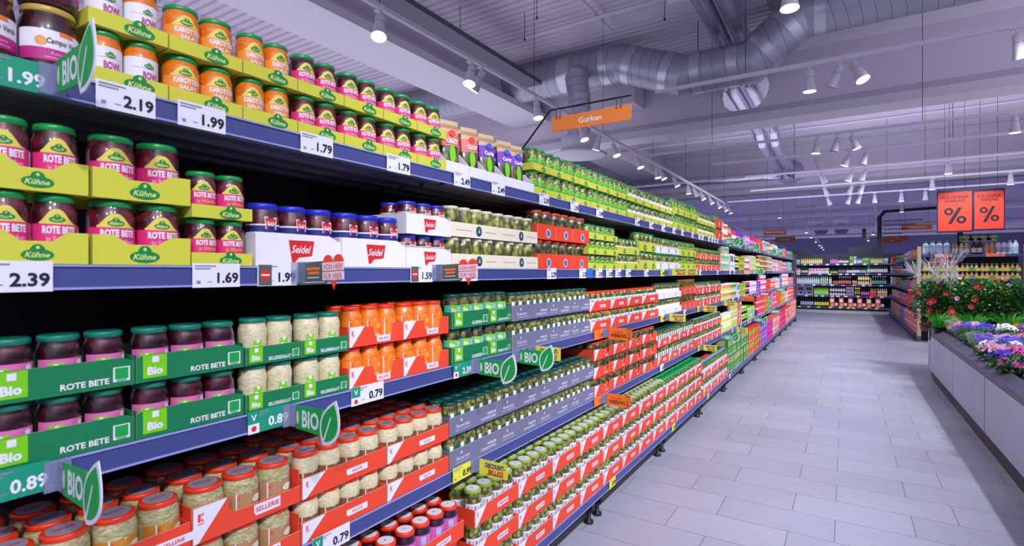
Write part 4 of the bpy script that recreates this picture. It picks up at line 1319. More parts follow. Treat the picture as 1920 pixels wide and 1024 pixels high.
# the black tube frame and the dark boards at the end of the hall
y = 24.3
p = across(1649, 500, y)
q = across(1800, 500, y)
t = empty('portal_frame', (p.x, y, 0), 'tall black tube frame standing behind the end shelf', 'frame')
MB().box(-.07, .07, -.07, .07, 0, 3.55, 'black_steel').obj('post', t)
MB().box(-.55, -.42, -.07, .07, 0, 3.1, 'black_steel').obj('post', t)
MB().box(q.x - p.x - .07, q.x - p.x + .07, -.07, .07, 0, 3.75, 'black_steel').obj('post', t)
sweep(MB(), [(0, 0, 3.5), (.15, 0, 3.72), (q.x - p.x, 0, 3.78)], .06, 'black_steel', 10, 0).obj('cross_tube', t)
for i in range(4):
    MB().box(.1, 1.3 - .2 * i, -.02, .02, 3.35 - .16 * i, 3.38 - .16 * i, 'black_steel').obj('slat', t)
for a, b, c, d, lab in ((1462, 1520, 467, 474, 'dark header board above the bottle shelf, on the pickle side'), (1591, 1656, 463, 474, 'dark header board above the bottle shelf, by the black frame')):
    u, v = across(a, d, 23.75), across(b, c, 23.75)
    tag(MB().box(u.x, v.x, 23.74, 23.80, .0, v.z, 'navy_panel').obj('header_board'), lab, 'board', 'dark header boards')

# ================================================================== GOODS FOR THE FAR SHELVES (front to +x, foot at the origin)
HEX = {'red': 'red', 'pink': 'pink', 'yellow': 'lime', 'white': 'white', 'green': 'pack_green', 'purple': 'violet', 'orange': 'orange', 'mint': 'mint', 'lilac': 'lilac', 'salmon': 'salmon', 'blue': 'pack_blue',
       'brown': 'brown', 'cream': 'cream_box', 'dark': 'ink', 'grey': 'grey_box', 'beige': 'card', 'lime': 'bio_lime', 'amber': 'amber', 'black': 'black_steel', 'teal': 'teal', 'maroon': 'beet_dark'}
M('amber', '#9a6a22', .2, coat=.6)
M('bottle_green', '#1c3a1c', .2, coat=.7)
M('bottle_dark', '#22161a', .2, coat=.7)
_g = {}
def carton(w, h, d, c, c2):
    k = ('c', round(w, 2), round(h, 2), round(d, 2), c, c2)
    if k not in _g:
        mb = MB().box(-d, 0, -w / 2, w / 2, 0, h, HEX[c])
        fr = FX(0)
        mb.rect(fr, -w * .36, w * .36, h * .52, h * .86, HEX[c2])
        mb.ell(fr, w * .05, h * .28, min(w, h) * .2, min(w, h) * .16, HEX[c2], .001, 12)
        for s in (-1, 1):
            f2 = lambda u, v, q, s=s: (-s * u if False else -u, s * (w / 2 + q), v)
            mb.add([f2(d * a, h * b, .0008) for a, b in ((.2, .5), (.8, .5), (.8, .85), (.2, .85))], [(0, 1, 2, 3) if s < 0 else (3, 2, 1, 0)], HEX[c2])
        mb.rect(fr, -w * .44, w * .44, h * .05, h * .1, 'tag_white', .001)
        _g[k] = mb.mesh('carton')
    return _g[k]
def can(r, h, c, c2):
    k = ('n', round(r, 3), round(h, 2), c, c2)
    if k not in _g:
        mb = MB().lathe([(r * .95, 0), (r, .006), (r, .01)], 'lid_white', 16, (-r, 0, 0), cap1=False)
        mb.lathe([(r, .01), (r, h - .01)], HEX[c], 16, (-r, 0, 0), False, False)
        mb.lathe([(r, h - .01), (r * .95, h), (r * .9, h), (r * .88, h - .003)], 'lid_white', 16, (-r, 0, 0), False)
        fr = lambda u, v, w: (-r + (r + w) * math.cos(u / r), (r + w) * math.sin(u / r), v)
        mb.rect(fr, -.9 * r, .9 * r, h * .45, h * .8, HEX[c2], .0008, 8)
        _g[k] = mb.mesh('food_can')
    return _g[k]
def packet(w, h, c, c2):
    k = ('p', round(w, 2), round(h, 2), c, c2)
    if k not in _g:
        mb = MB()
        n, m = 6, 8
        vs = []
        for s in (1, -1):
            for j in range(m + 1):
                for i in range(n + 1):
                    u, v = -1 + 2 * i / n, j / m
                    d = max(.001, .026 * (1 - u * u) ** .6 * (1 - v ** 3) + (.002 if v > .9 else 0))
                    vs.append((-.03 + s * d, u * w / 2, v * h))
        kk = (n + 1) * (m + 1)
        for s in (0, 1):
            for j in range(m):
                for i in range(n):
                    a = s * kk + j * (n + 1) + i
                    f = (a, a + 1, a + n + 2, a + n + 1)
                    mb.f.append(f if s == 0 else tuple(reversed(f)))
                    mb.m.append(mb.mi(HEX[c2] if 3 <= j <= 4 else HEX[c]))
                    mb.sm.append(True)
        mb.v = vs
        _g[k] = mb.mesh('packet')
    return _g[k]
def bottle(r, h, body, cap, lab, shape='wine'):
    k = ('b', round(r, 3), round(h, 2), body, cap, lab, shape)
    if k not in _g:
        mb = MB()
        q = {'wine': [(.9, 0), (1, .02), (1, .56), (.85, .66), (.4, .76), (.36, .88)], 'oil': [(.9, 0), (1, .02), (1, .62), (.9, .72), (.5, .82), (.42, .88)],
             'squat': [(.9, 0), (1, .03), (1, .66), (.8, .78), (.4, .86), (.36, .9)]}[shape]
        mb.lathe([(a * r, z * h) for a, z in q], body, 16, (-r, 0, 0))
        mb.lathe([(.42 * r, .87 * h), (.44 * r, .98 * h), (.38 * r, h)], cap, 12, (-r, 0, 0))
        mb.lathe([(1.02 * r, .14 * h), (1.02 * r, .5 * h)], lab, 16, (-r, 0, 0), False, False)
        _g[k] = mb.mesh('bottle')
    return _g[k]

def stack(tier, ys, item, c, c2, w, h, lv, place=None):
    """Rows of far goods, one on the other, along the long shelf."""
    z0, x0, tw = TIER[tier]
    n = max(1, int((ys[1] - ys[0]) / w))
    pitch = (ys[1] - ys[0]) / n
    for L in range(lv):
        for j in range(n):
            y = ys[0] + pitch * (j + .5)
            me = {'carton': lambda: carton(w * .94, h, .2, c, c2), 'can': lambda: can(w * .485, h, c, c2), 'packet': lambda: packet(w * .96, h, c, c2),
                  'bottle': lambda: bottle(w * .47, h, HEX[c], HEX[c2], 'white', 'oil')}[item]()
            o = inst({'carton': f'{c}_carton', 'can': f'{c}_food_can', 'packet': f'{c}_packet', 'bottle': f'{c}_bottle'}[item], me, None, (x0 - .008 - random.uniform(0, .012), y, z0 - .003 + L * h + .0005), random.uniform(-.03, .03))
            lev = LV[lv][L] if lv < 4 else ordw(L + 1)
            k = nth(tier, item, c, lev)
            tag(o, f'{k} {c} {item} from near end, {lev} layer, far stretch of {tw}', item, f'{c} {item} goods far along the {tw}')
FAR = {
 1: [('can', 'cream', 'red', .085, .11, 2, .34), ('packet', 'beige', 'brown', .12, .2, 1, .36), ('packet', 'pink', 'white', .13, .19, 1, .42), ('packet', 'purple', 'pink', .12, .19, 1, .5), ('carton', 'lilac', 'white', .09, .16, 1, .5),
     ('packet', 'pink', 'lilac', .13, .2, 1, .8), ('packet', 'red', 'pink', .12, .2, 1, .8), ('carton', 'white', 'green', .1, .19, 1, .9), ('packet', 'orange', 'white', .12, .2, 1, .7), ('packet', 'white', 'mint', .14, .2, 1, 1.0),
     ('carton', 'mint', 'white', .12, .15, 1, 1.0), ('packet', 'salmon', 'red', .13, .2, 1, .9), ('carton', 'blue', 'white', .12, .18, 1, 1.0), ('carton', 'green', 'yellow', .13, .19, 1, .8)],
 2: [('can', 'beige', 'mint', .088, .10, 3, .44), ('carton', 'white', 'dark', .085, .22, 1, .36), ('can', 'maroon', 'yellow', .085, .1, 2, .34), ('carton', 'yellow', 'brown', .1, .1, 2, .5), ('can', 'pink', 'white', .085, .1, 2, .5),
     ('carton', 'cream', 'yellow', .1, .12, 2, .7), ('can', 'yellow', 'green', .085, .1, 2, .5), ('can', 'red', 'green', .085, .09, 3, 1.0), ('can', 'salmon', 'mint', .085, .09, 3, .7), ('carton', 'white', 'pink', .12, .12, 2, 1.3), ('carton', 'salmon', 'white', .11, .12, 2, .8),
     ('can', 'pink', 'lilac', .09, .1, 2, 1.2), ('carton', 'mint', 'white', .12, .12, 2, 1.4)],
 3: [('can', 'yellow', 'salmon', .085, .1, 2, .55), ('can', 'beige', 'green', .085, .1, 2, .4), ('carton', 'white', 'blue', .1, .2, 1, .22), ('carton', 'yellow', 'green', .1, .09, 2, .6), ('can', 'maroon', 'pink', .085, .1, 2, .4), ('can', 'lilac', 'white', .085, .1, 2, .7),
     ('carton', 'purple', 'lilac', .1, .09, 2, .5), ('can', 'pink', 'white', .085, .095, 3, .8), ('carton', 'red', 'pink', .1, .1, 2, .7), ('can', 'red', 'beige', .085, .1, 2, .8), ('carton', 'white', 'salmon', .11, .2, 1, .9), ('carton', 'blue', 'white', .12, .12, 2, .6), ('can', 'salmon', 'white', .09, .1, 3, 1.6),
     ('carton', 'pink', 'white', .11, .1, 2, 1.5)],
 4: [('can', 'yellow', 'white', .085, .11, 2, .6), ('can', 'beige', 'yellow', .085, .11, 3, .5), ('carton', 'salmon', 'white', .1, .11, 3, .3), ('can', 'maroon', 'lime', .085, .11, 2, .5), ('carton', 'lime', 'white', .11, .1, 2, .7), ('carton', 'purple', 'dark', .1, .1, 1, .4), ('can', 'red', 'pink', .085, .11, 3, .8),
     ('carton', 'orange', 'green', .1, .1, 3, .7), ('carton', 'green', 'white', .1, .1, 3, .6), ('can', 'pink', 'salmon', .085, .11, 3, .9), ('carton', 'red', 'orange', .11, .1, 3, .8), ('carton', 'yellow', 'red', .11, .11, 2, .9), ('carton', 'white', 'red', .12, .12, 2, 1.0), ('can', 'salmon', 'red', .09, .11, 3, 1.8)],
 5: [('carton', 'green', 'beige', .105, .215, 2, 1.55), ('carton', 'red', 'lime', .11, .19, 2, 1.3), ('carton', 'purple', 'lilac', .12, .17, 2, .9), ('packet', 'pink', 'purple', .13, .17, 2, .9), ('carton', 'salmon', 'white', .12, .16, 2, 1.2), ('carton', 'pink', 'red', .12, .12, 3, 1.4),
     ('carton', 'red', 'white', .13, .12, 3, 1.5), ('carton', 'salmon', 'cream', .13, .15, 3, 1.8)],
}
for tier, seq in FAR.items():
    y = 6.82
    end = BAY0 + NBAY * BAYW - .03
    for item, c, c2, w, h, lv, wid in seq:
        wid = min(wid, end - y)
        if wid < .09:
            break
        if item in ('can', 'carton') and h < .13 and tier in (2, 3, 4) and random.random() < .0:
            pass
        stack(tier, (y, y + wid - .015), item, c, c2, w, h, lv)
        y += wid

# ---------------------------------------------------------------- bottle shelf closing the aisle
YB = 23.2
TB = (1.75, 1.385, .97, .555, .13)
t = empty('bottle_shelf', (1.2, YB, 0), 'long dark shelf of bottles closing the end of the aisle', 'shelving')
MB().box(-2.2, 2.4, .40, .44, 0, 2.12, 'navy_panel').obj('back_panel', t)
MB().box(-2.2, 2.4, .03, .40, 0, .11, 'black_steel').obj('kick_plate', t)
for z in TB:
    s = MB().box(-2.2, 2.4, .012, .40, z - .035, z - .004, 'shelf_metal').obj('shelf_board', t)
    MB().box(-2.2, 2.4, 0, .012, z - .06, z - .002, 'rail').obj('price_rail', s)
def bpx(zx):                                   # along the bottle shelf
    px = 1480 + zx / 7.875
    return EYE.x - YB * math.tan(ang(px))
def brow(k, a, b, n, kind, body, cap, lab, h, word, lv=1):
    x0, x1 = bpx(a), bpx(b)
    p = (x1 - x0) / n
    for L in range(lv):
        for j in range(n):
            x = x0 + p * (j + .5)
            me = bottle(min(.045, p * .45), h, body, cap, lab, 'wine' if kind == 'bottle' else 'oil') if kind == 'bottle' else carton(p * .94, h, .2, body, cap)
            o = inst(f'{word}_{kind}'.replace(' ', '_').replace('-', '_'), me, None, (x, YB + .02, TB[k] - .0034 + L * h), -math.pi / 2)
            m = nth('bs', k, word, kind, L)
            tag(o, f'{word} {kind} on the bottle shelf, {m} along, {ordw(k + 1)} tier down' + (', upper layer' if L else ''), kind, f'{word} {kind} row on the bottle shelf')
G, D_ = 'bottle_green', 'bottle_dark'
for a in ((0, 165, 490, 11, 'bottle', 'hill_yellow', 'pack_green', 'cream_box', .24, 'yellow'), (0, 600, 720, 5, 'bottle', 'mauve', 'beet', 'lilac', .23, 'violet'), (0, 725, 880, 6, 'bottle', D_, 'black_steel', 'cream_box', .25, 'dark'),
          (0, 890, 945, 2, 'carton', 'green', 'lime', None, .28, 'leafy green'), (0, 950, 992, 2, 'carton', 'white', 'blue', None, .26, 'white'), (0, 1000, 1080, 4, 'bottle', 'mint', D_, 'tag_white', .23, 'mint'), (0, 1085, 1185, 4, 'carton', 'green', 'yellow', None, .22, 'broad green'),
          (0, 1195, 1390, 8, 'bottle', 'hill_yellow', 'pack_green', 'cream_box', .23, 'pale yellow'), (0, 40, 155, 3, 'carton', 'mint', 'white', None, .18, 'mint'), (0, 1395, 1460, 2, 'carton', 'mint', 'white', None, .2, 'teal'),
          (1, 100, 165, 3, 'bottle', 'pale_pink', 'pink', 'tag_white', .24, 'rose'), (1, 175, 275, 5, 'bottle', G, 'pack_green', 'pale_green', .24, 'slim green'), (1, 285, 530, 5, 'carton', 'white', 'pink', None, .19, 'white and pink'), (1, 535, 585, 2, 'carton', 'white', 'grey', None, .2, 'pale grey'),
          (1, 600, 715, 4, 'bottle', G, 'teal', 'tag_yellow', .16, 'small green'), (1, 720, 840, 5, 'bottle', D_, 'black_steel', 'ink_soft', .25, 'black'), (1, 845, 1045, 8, 'bottle', D_, 'navy', 'tag_white', .25, 'vinegar'), (1, 1050, 1140, 4, 'bottle', G, 'black_steel', 'sky', .24, 'olive'),
          (1, 1150, 1190, 2, 'bottle', 'flag_green', 'tag_white', 'tag_white', .32, 'bright green'), (1, 1195, 1455, 9, 'bottle', G, 'pack_green', 'tag_white', .33, 'tall green'),
          (2, 105, 450, 11, 'bottle', 'sky', 'deep_red', 'tag_white', .33, 'pale blue'), (2, 455, 575, 4, 'bottle', 'pale_green', 'pack_green', 'sky', .33, 'pale green'), (2, 585, 625, 2, 'bottle', 'cream_box', 'salmon', 'tag_white', .3, 'cream'), (2, 640, 720, 3, 'carton', 'brown', 'salmon', None, .14, 'brown'),
          (2, 725, 915, 6, 'bottle', D_, 'tag_white', 'salmon', .30, 'white-capped'), (2, 930, 1000, 3, 'carton', 'brown', 'cream', None, .16, 'walnut'), (2, 1010, 1185, 5, 'bottle', 'hill_yellow', 'pack_green', 'cream_box', .17, 'lemon', 2), (2, 1195, 1212, 1, 'carton', 'white', 'grey', None, .25, 'narrow white'),
          (2, 1220, 1440, 6, 'bottle', D_, 'tag_white', 'mint', .32, 'mint-label'),
          (3, 105, 355, 2, 'carton', 'grey', 'dark', None, .35, 'big grey'), (3, 362, 578, 9, 'bottle', 'bio_lime', 'bottle_green', 'pale_green', .33, 'lime'), (3, 592, 830, 6, 'bottle', 'lid_grey', 'pack_green', 'tag_white', .15, 'silver', 2), (3, 836, 955, 4, 'bottle', 'lavender', 'tag_white', 'lid_grey', .115, 'clear', 3),
          (3, 965, 1050, 3, 'bottle', 'hill_yellow', 'pack_green', D_, .17, 'golden', 2), (3, 1058, 1185, 4, 'bottle', D_, 'black_steel', 'mauve', .31, 'mauve-label'), (3, 1192, 1290, 4, 'bottle', 'salmon', 'tag_white', 'red', .27, 'orange-label'), (3, 1300, 1450, 5, 'bottle', 'cream_box', 'tag_white', 'hill_orange', .28, 'peach'),
          (4, 160, 355, 6, 'bottle', D_, 'bottle_green', 'lavender', .35, 'lavender-label'), (4, 365, 585, 6, 'bottle', D_, 'bottle_green', 'tag_yellow', .33, 'yellow-label')):
    brow(*a)
for j in range(6):
    x0 = bpx(592 + 135 * j)
    o = inst('red_bottle_box', carton(.15, .34, .25, 'red', 'white'), None, (x0 + .085, YB + .02, TB[4] - .0034), -math.pi / 2)
    tag(o, f'open red box for bottles on the lowest tier of the bottle shelf, {ordw(j + 1)} along', 'box', 'red bottle boxes on the bottle shelf')
    for i in range(2):
        o = inst('dark_wine_bottle', bottle(.025, .3, D_, 'black_steel', 'cream_box'), None, (x0 + .192 + .055 * i, YB + .03, TB[4] - .0034), -math.pi / 2)
        tag(o, f'{("first", "second")[i]} dark bottle after the {ordw(j + 1)} red box, lowest tier of the bottle shelf', 'bottle', 'dark bottles between red boxes')

BC = {c: MB().box(-.05, .05, 0, .0015, -.058, -.004, m).mesh('price_card') for c, m in (('white', 'tag_white'), ('salmon', 'salmon'), ('yellow', 'tag_yellow'), ('pale blue', 'sky'))}
for k in range(5):
    x = -1.9
    while x < 2.1:
        x += random.uniform(.16, .42)
        c = random.choice(('white', 'white', 'white', 'salmon', 'pale blue')) if k < 4 else 'yellow'
        o = inst('price_card', BC[c], None, (x, YB - .002, TB[k]))
        tag(o, f'{nth("bc", k, c)} {c} price card along the {ordw(k + 1)} tier of the bottle shelf', 'price card', 'price cards on the bottle shelf')
# ---------------------------------------------------------------- gondola across the aisle and its bottle end
XG, YG0, YG1 = 2.52, 13.95, 22.3
t = empty('side_gondola', (XG, YG0, 0), 'packed shelf along the far side of the aisle behind the flowers', 'shelving')
MB().box(.45, .5, .02, YG1 - YG0, 0, 1.9, 'back_metal').obj('back_panel', t)
MB().box(.03, .45, .02, YG1 - YG0, 0, .1, 'black_steel').obj('kick_plate', t)
for x in (0, 1.62):
    MB().box(x - .012, x + .05, -.27, -.21, .12, 1.97, 'card').obj('end_post', t)
MB().box(.0, .02, -.21, .02, .12, 1.9, 'card').obj('side_panel', t)
MB().box(-.01, .05, -.26, .02, 0, .12, 'shelf_metal').obj('post_foot', t)
TG = (1.75, 1.41, 1.04, .66, .14)
for k, z in enumerate(TG):
    e = -.05 if k == 4 else 0
    s = MB().box(e + .012, .45, .03, YG1 - YG0, z - .03, z - .003, 'shelf_metal').obj('shelf_board', t)
    MB().box(e, e + .012, .03, YG1 - YG0, z - .05, z - .003, 'rail').obj('price_rail', s)
GP = {0: [('packet', 'salmon', 'yellow', .14, .2, 1, 1.3), ('carton', 'lilac', 'white', .13, .2, 1, .8), ('packet', 'white', 'salmon', .14, .18, 1, 1.1), ('carton', 'green', 'white', .13, .16, 1, 1.2), ('packet', 'yellow', 'green', .14, .18, 1, 1.6), ('packet', 'red', 'pink', .14, .2, 1, 1.9)],
      1: [('carton', 'lime', 'green', .14, .13, 2, 1.2), ('carton', 'lilac', 'grey', .12, .2, 1, 1.2), ('carton', 'mint', 'white', .13, .12, 1, 1.8), ('can', 'red', 'salmon', .1, .1, 2, 1.3), ('can', 'beige', 'grey', .1, .11, 2, 2.4)],
      2: [('carton', 'brown', 'red', .13, .11, 2, 1.0), ('carton', 'purple', 'orange', .13, .11, 2, 1.7), ('carton', 'mint', 'green', .14, .09, 2, 1.5), ('carton', 'salmon', 'brown', .13, .12, 2, 1.5), ('can', 'beige', 'white', .1, .12, 2, 2.2)],
      3: [('carton', 'mint', 'blue', .14, .1, 2, .9), ('carton', 'orange', 'purple', .13, .12, 2, 1.7), ('can', 'pink', 'salmon', .1, .11, 2, 2.1), ('can', 'salmon', 'white', .1, .11, 2, 2.6)],
      4: [('carton', 'red', 'white', .18, .21, 2, 2.6), ('carton', 'blue', 'lilac', .2, .2, 2, 1.6), ('carton', 'orange', 'cream', .2, .2, 2, 1.4), ('carton', 'beige', 'salmon', .22, .2, 2, 1.8)]}
for k, seq in GP.items():
    y = YG0 + .05
    for item, c, c2, w, h, lv, wid in seq:
        wid = min(wid, YG1 - .03 - y)
        if wid < .12:
            break
        n = max(1, int(wid / w))
        for L in range(lv):
            for j in range(n):
                me = carton(w * .95, h, .22, c, c2) if item == 'carton' else can(w * .47, h, c, c2) if item == 'can' else packet(w * .95, h, c, c2)
                o = inst({'carton': f'{c}_carton', 'can': f'{c}_food_can', 'packet': f'{c}_packet'}[item], me, None, (XG + (.0 if k == 4 else .02), y + (j + .5) * wid / n, TG[k] - .0024 + L * h), math.pi)
                m = nth('sg', k, item, c, L)
                tag(o, f'{m} {c} {item} along the {ordw(k + 1)} tier, gondola behind the flowers' + (', stacked' if L else ''), item, f'{c} {item} goods on the gondola behind the flowers')
        y += wid
# the end of the gondola, looking back up the aisle
XE0, XE1, YE = XG + .06, XG + 1.58, 13.60
t = empty('end_shelf', (XE0, YE, 0), 'end-of-aisle shelf with bottles on top, behind the flower display', 'shelving')
MB().box(0, XE1 - XE0, .345, .36, 0, 1.78, 'back_metal').obj('back_panel', t)
TE = (1.80, 1.31, .85, .40)
for k, z in enumerate(TE):
    s = MB().box(0, XE1 - XE0, .1, .34, z - .03, z - .003, 'shelf_metal').obj('shelf_board', t)
    for q in (0, 1):
        w = (XE1 - XE0) / 2
        MB().box(q * w + .004, (q + 1) * w - .004, .088, .1, z - .055, z - .003, 'rail').obj('price_rail', s)
def epx(px):
    return EYE.x - (YE + .1) * math.tan(ang(px))
def ebot(px, r, h, body, cap, lab, shape, word, label, z=TE[0] + .0005, dy=.1):
    o = inst(word, bottle(r, h, body, cap, lab, shape), None, (epx(px), YE + dy + .01, z - .003), -math.pi / 2)
    tag(o, label, 'bottle', 'bottles on the end shelf')
M('syrup', '#d8a868', .2, coat=.6)
M('oil_bottle', '#a89a4a', .2, coat=.7)
for j, px in enumerate((1736, 1749, 1762, 1776)):
    ebot(px, .052, .28, 'sky', 'pack_green', 'tag_white', 'squat', 'white_green_bottle', f'{ordw(j + 1)} pale blue bottle with green cap from the beige post, end shelf top')
for j, px in enumerate((1788, 1794)):
    ebot(px, .024, .24, 'oil_bottle', 'pack_green', 'cream_box', 'oil', 'oil_bottle', f'{ordw(j + 1)} olive-coloured oil bottle beside the pale blue bottles, end shelf top')
for j, px in enumerate((1804, 1814)):
    ebot(px, .040, .22, 'syrup', 'cream_box', 'tag_white', 'squat', 'amber_syrup_bottle', f'{ordw(j + 1)} amber bottle with pale label after the oil bottles, end shelf top')
for j, px in enumerate((1827, 1838)):
    ebot(px, .043, .25, D_, 'black_steel', 'cream_box', 'squat', 'dark_syrup_bottle', f'{ordw(j + 1)} dark bottle with cream label in the middle of the end shelf top')
for j, px in enumerate((1851, 1861)):
    ebot(px, .040, .22, 'syrup', 'cream_box', 'hill_orange', 'squat', 'honey_syrup_bottle', f'{ordw(j + 1)} honey-coloured bottle before the white bottles, end shelf top')
for j, px in enumerate((1873, 1884, 1895, 1906)):
    ebot(px, .044, .26, 'white', 'sky' if j > 1 else 'teal', 'lavender' if j < 2 else 'sky', 'squat', 'white_bottle', f'{ordw(j + 1)} white bottle with rounded shoulders at the outer end of the end shelf top')
for j, px in enumerate((1815, 1830, 1848, 1864)):
    o = inst('green_tea_carton', carton(.2, .12, .12, 'green', 'beige'), None, (epx(px), YE + .22, TE[0] + .26), -math.pi / 2)
    tag(o, f'{ordw(j + 1)} green carton with beige picture on the raised board behind the bottles', 'carton', 'green cartons on the end shelf')
tag(MB().box(epx(1806), epx(1873), YE + .21, YE + .34, TE[0] + .245, TE[0] + .259, 'card').box(epx(1840) - .02, epx(1840) + .02, YE + .30, YE + .335, TE[0] - .0025, TE[0] + .246, 'card').obj('riser_board'), 'cardboard riser carrying green cartons behind the bottles', 'riser')
for L in range(2):
    n = 5
    w = (XE1 - XE0 - .02) / n
    for j in range(n):
        x = XE0 + .01 + w * j
        o = inst('yellow_display_tray', tray_mesh('hat', w - .006, .062, .22), None, (x + .003, YE + .1, TE[1] - .0025 + L * .155), -math.pi / 2)
        tag(o, f'{ordw(j + 1)} {("lower", "upper")[L]} yellow tray of dark jars from the beige post, under the bottles', 'tray', 'yellow trays on the end shelf')
        for i in range(4):
            put_jar('bete', .033, .149, (x + .009 + (i + .5) * (w - .018) / 4, YE + .143, TE[1] - .0008 + L * .155), -math.pi / 2, f'{ordw(i + 1)} jar in {ordw(j + 1)} {("lower", "upper")[L]} yellow tray from the beige post, under the bottles', 'dark jars on the end shelf', False)
for j, (px, p) in enumerate(((1769, '1.29'), (1866, '1.99'))):
    o = MB().box(-.14, .14, 0, .002, -.055, .002, 'salmon').text(p, FY(0), .06, -.045, .034, 'deep_red', bold=.03).obj('price_card', None, (epx(px), YE + .084, TE[0]))
    tag(o, f'wide salmon price card reading {p} under the {("pale blue", "honey-coloured")[j]} bottles', 'price card', 'salmon price cards')
o = MB().box(-.14, .14, 0, .002, -.055, .002, 'salmon').text('2.29', FY(0), .04, -.045, .034, 'deep_red', bold=.03).obj('price_card', None, (epx(1872), YE + .084, TE[1]))
tag(o, 'wide salmon price card reading 2.29 below the yellow trays, just over the flowers', 'price card', 'salmon price cards')
o = MB().box(-.22, .22, 0, .02, 0, .035, 'red').obj('red_shelf_strip', None, (epx(1768), YE + .075, TE[0] - .17))
tag(o, 'red promotion strip under the bottle shelf near the beige post', 'strip')

# ================================================================== THE FLOWER DISPLAY
M('panel_grey', '#b6bad2', .55, var=.10, scale=4)
M('planter_rim', '#55526a', .45, var=.05)
M('planter_base', '#4c4c54', .6, var=.05)
M('soil', '#2a1f18', .9, var=.3, scale=40)
M('pot_dark', '#1c1a22', .5)
M('pot_brown', '#6b4630', .6)
M('leaf_dark', '#1f5a26', .45, var=.35, scale=14)
M('leaf_mid', '#2f7a2c', .45, var=.3, scale=14)
M('leaf_light', '#7cb03c', .45, var=.3, scale=14)
M('grass_blade', '#3da832', .5, var=.3, scale=20)
M('grey_leaf', '#6a9a6c', .5, var=.2, scale=20)
M('petal_red', '#b40a24', .5)
M('petal_violet', '#5a2cc8', .5, var=.2)
M('petal_plum', '#6a1c98', .5, var=.2)
M('petal_pink', '#ee5cc4', .5, var=.15)
M('petal_pale', '#f2b4dc', .5)
M('petal_white', '#f2f2f6', .5)
M('petal_orange', '#f2742a', .5)
M('petal_blue', '#4438d8', .5, var=.2)
M('flower_eye', '#e8c83a', .5)
M('flower_eye_dark', '#241038', .5)
M('cellophane', '#e8ecf6', .06, coat=1, alpha=.09)
M('cellophane_fold', '#f2f4fc', .1, coat=1, alpha=.42)
M('raffia', '#d8c896', .6)
M('stake', '#b49a5c', .6)
PX0, PX1, PY0, PY1 = 2.2, 4.5, 3.3, 10.1
OUT = [(PX0, PY0), (PX0, 8.9), (PX0 + .03, 9.35), (PX0 + .12, 9.75), (PX0 + .34, PY1), (PX1, PY1), (PX1, PY0)]
t = empty('flower_planter', (3.3, 6.6, 0), 'long grey panelled planter full of flowers on the aisle floor', 'planter')
t.location = (0, 0, 0)
def inset(q):
    c = Vector((3.35, 6.7))
    return [(x + (q if x < 2.6 else -q if x > 4.4 else 0), y + (q if y < 3.5 else -q if y > 9.6 else 0)) for x, y in OUT]
up = lambda u, v, w: (u, v, w)
MB().prism(up, list(reversed([(x, y) for x, y in inset(.035)][::-1])), .15, 'planter_base', 0).obj('kick_plate', t)
seams = [PY0, 4.18, 5.64, 7.10, 8.9]
def ring(pts_o, pts_i, z0, z1, mat, zi=None):
    mb = MB()
    n = len(pts_o)
    zi = z1 if zi is None else zi
    vs = [(x, y, z0) for x, y in pts_o] + [(x, y, z1) for x, y in pts_o] + [(x, y, zi) for x, y in pts_i] + [(x, y, z0) for x, y in pts_i]
    fs = []
    for k in range(3):
        for i in range(n):
            j = (i + 1) % n
            fs.append((k * n + j, k * n + i, (k + 1) * n + i, (k + 1) * n + j))
    return mb.add(vs, fs, mat)
for a, b in zip(seams, seams[1:]):
    MB().box(PX0, PX0 + .03, a + .006, b - .006, .15, .60, 'panel_grey').obj('side_panel', t)
mb = MB()
for (xa, ya), (xb, yb) in zip(OUT[1:5], OUT[2:6]):
    mb.add([(xa, ya + (.006 if ya == 8.9 else 0), .15), (xb, yb, .15), (xb, yb, .60), (xa, ya + (.006 if ya == 8.9 else 0), .60)], [(0, 1, 2, 3)], 'panel_grey')
mb.obj('corner_panel', t)
MB().box(PX0 + .04, PX1, PY0, PY0 + .03, .15, .6, 'panel_grey').obj('side_panel', t)
MB().box(PX1 - .03, PX1, PY0 + .03, PY1, .15, .6, 'panel_grey').obj('side_panel', t)
ring(OUT, inset(.09), .605, .655, 'planter_rim', .70).obj('rim', t)
MB().prism(up, inset(.04), .02, 'planter_rim', .585).obj('plant_tray', t)
for y in (5.64, 7.10, 8.9):
    MB().box(PX0 - .001, PX0 + .028, y - .006, y + .006, .15, .6, 'black_steel').obj('panel_joint', t)
o = MB().box(-.012, 0, -.04, .04, -.11, .03, 'black_steel').rect(FW(-.012), -.03, .03, -.09, .01, 'lid_grey').obj('label_holder', None, (PX0 - .0, 8.85, .66))
tag(o, 'small black label holder hooked on the planter rim near its rounded corner', 'label holder')
ZP = .606

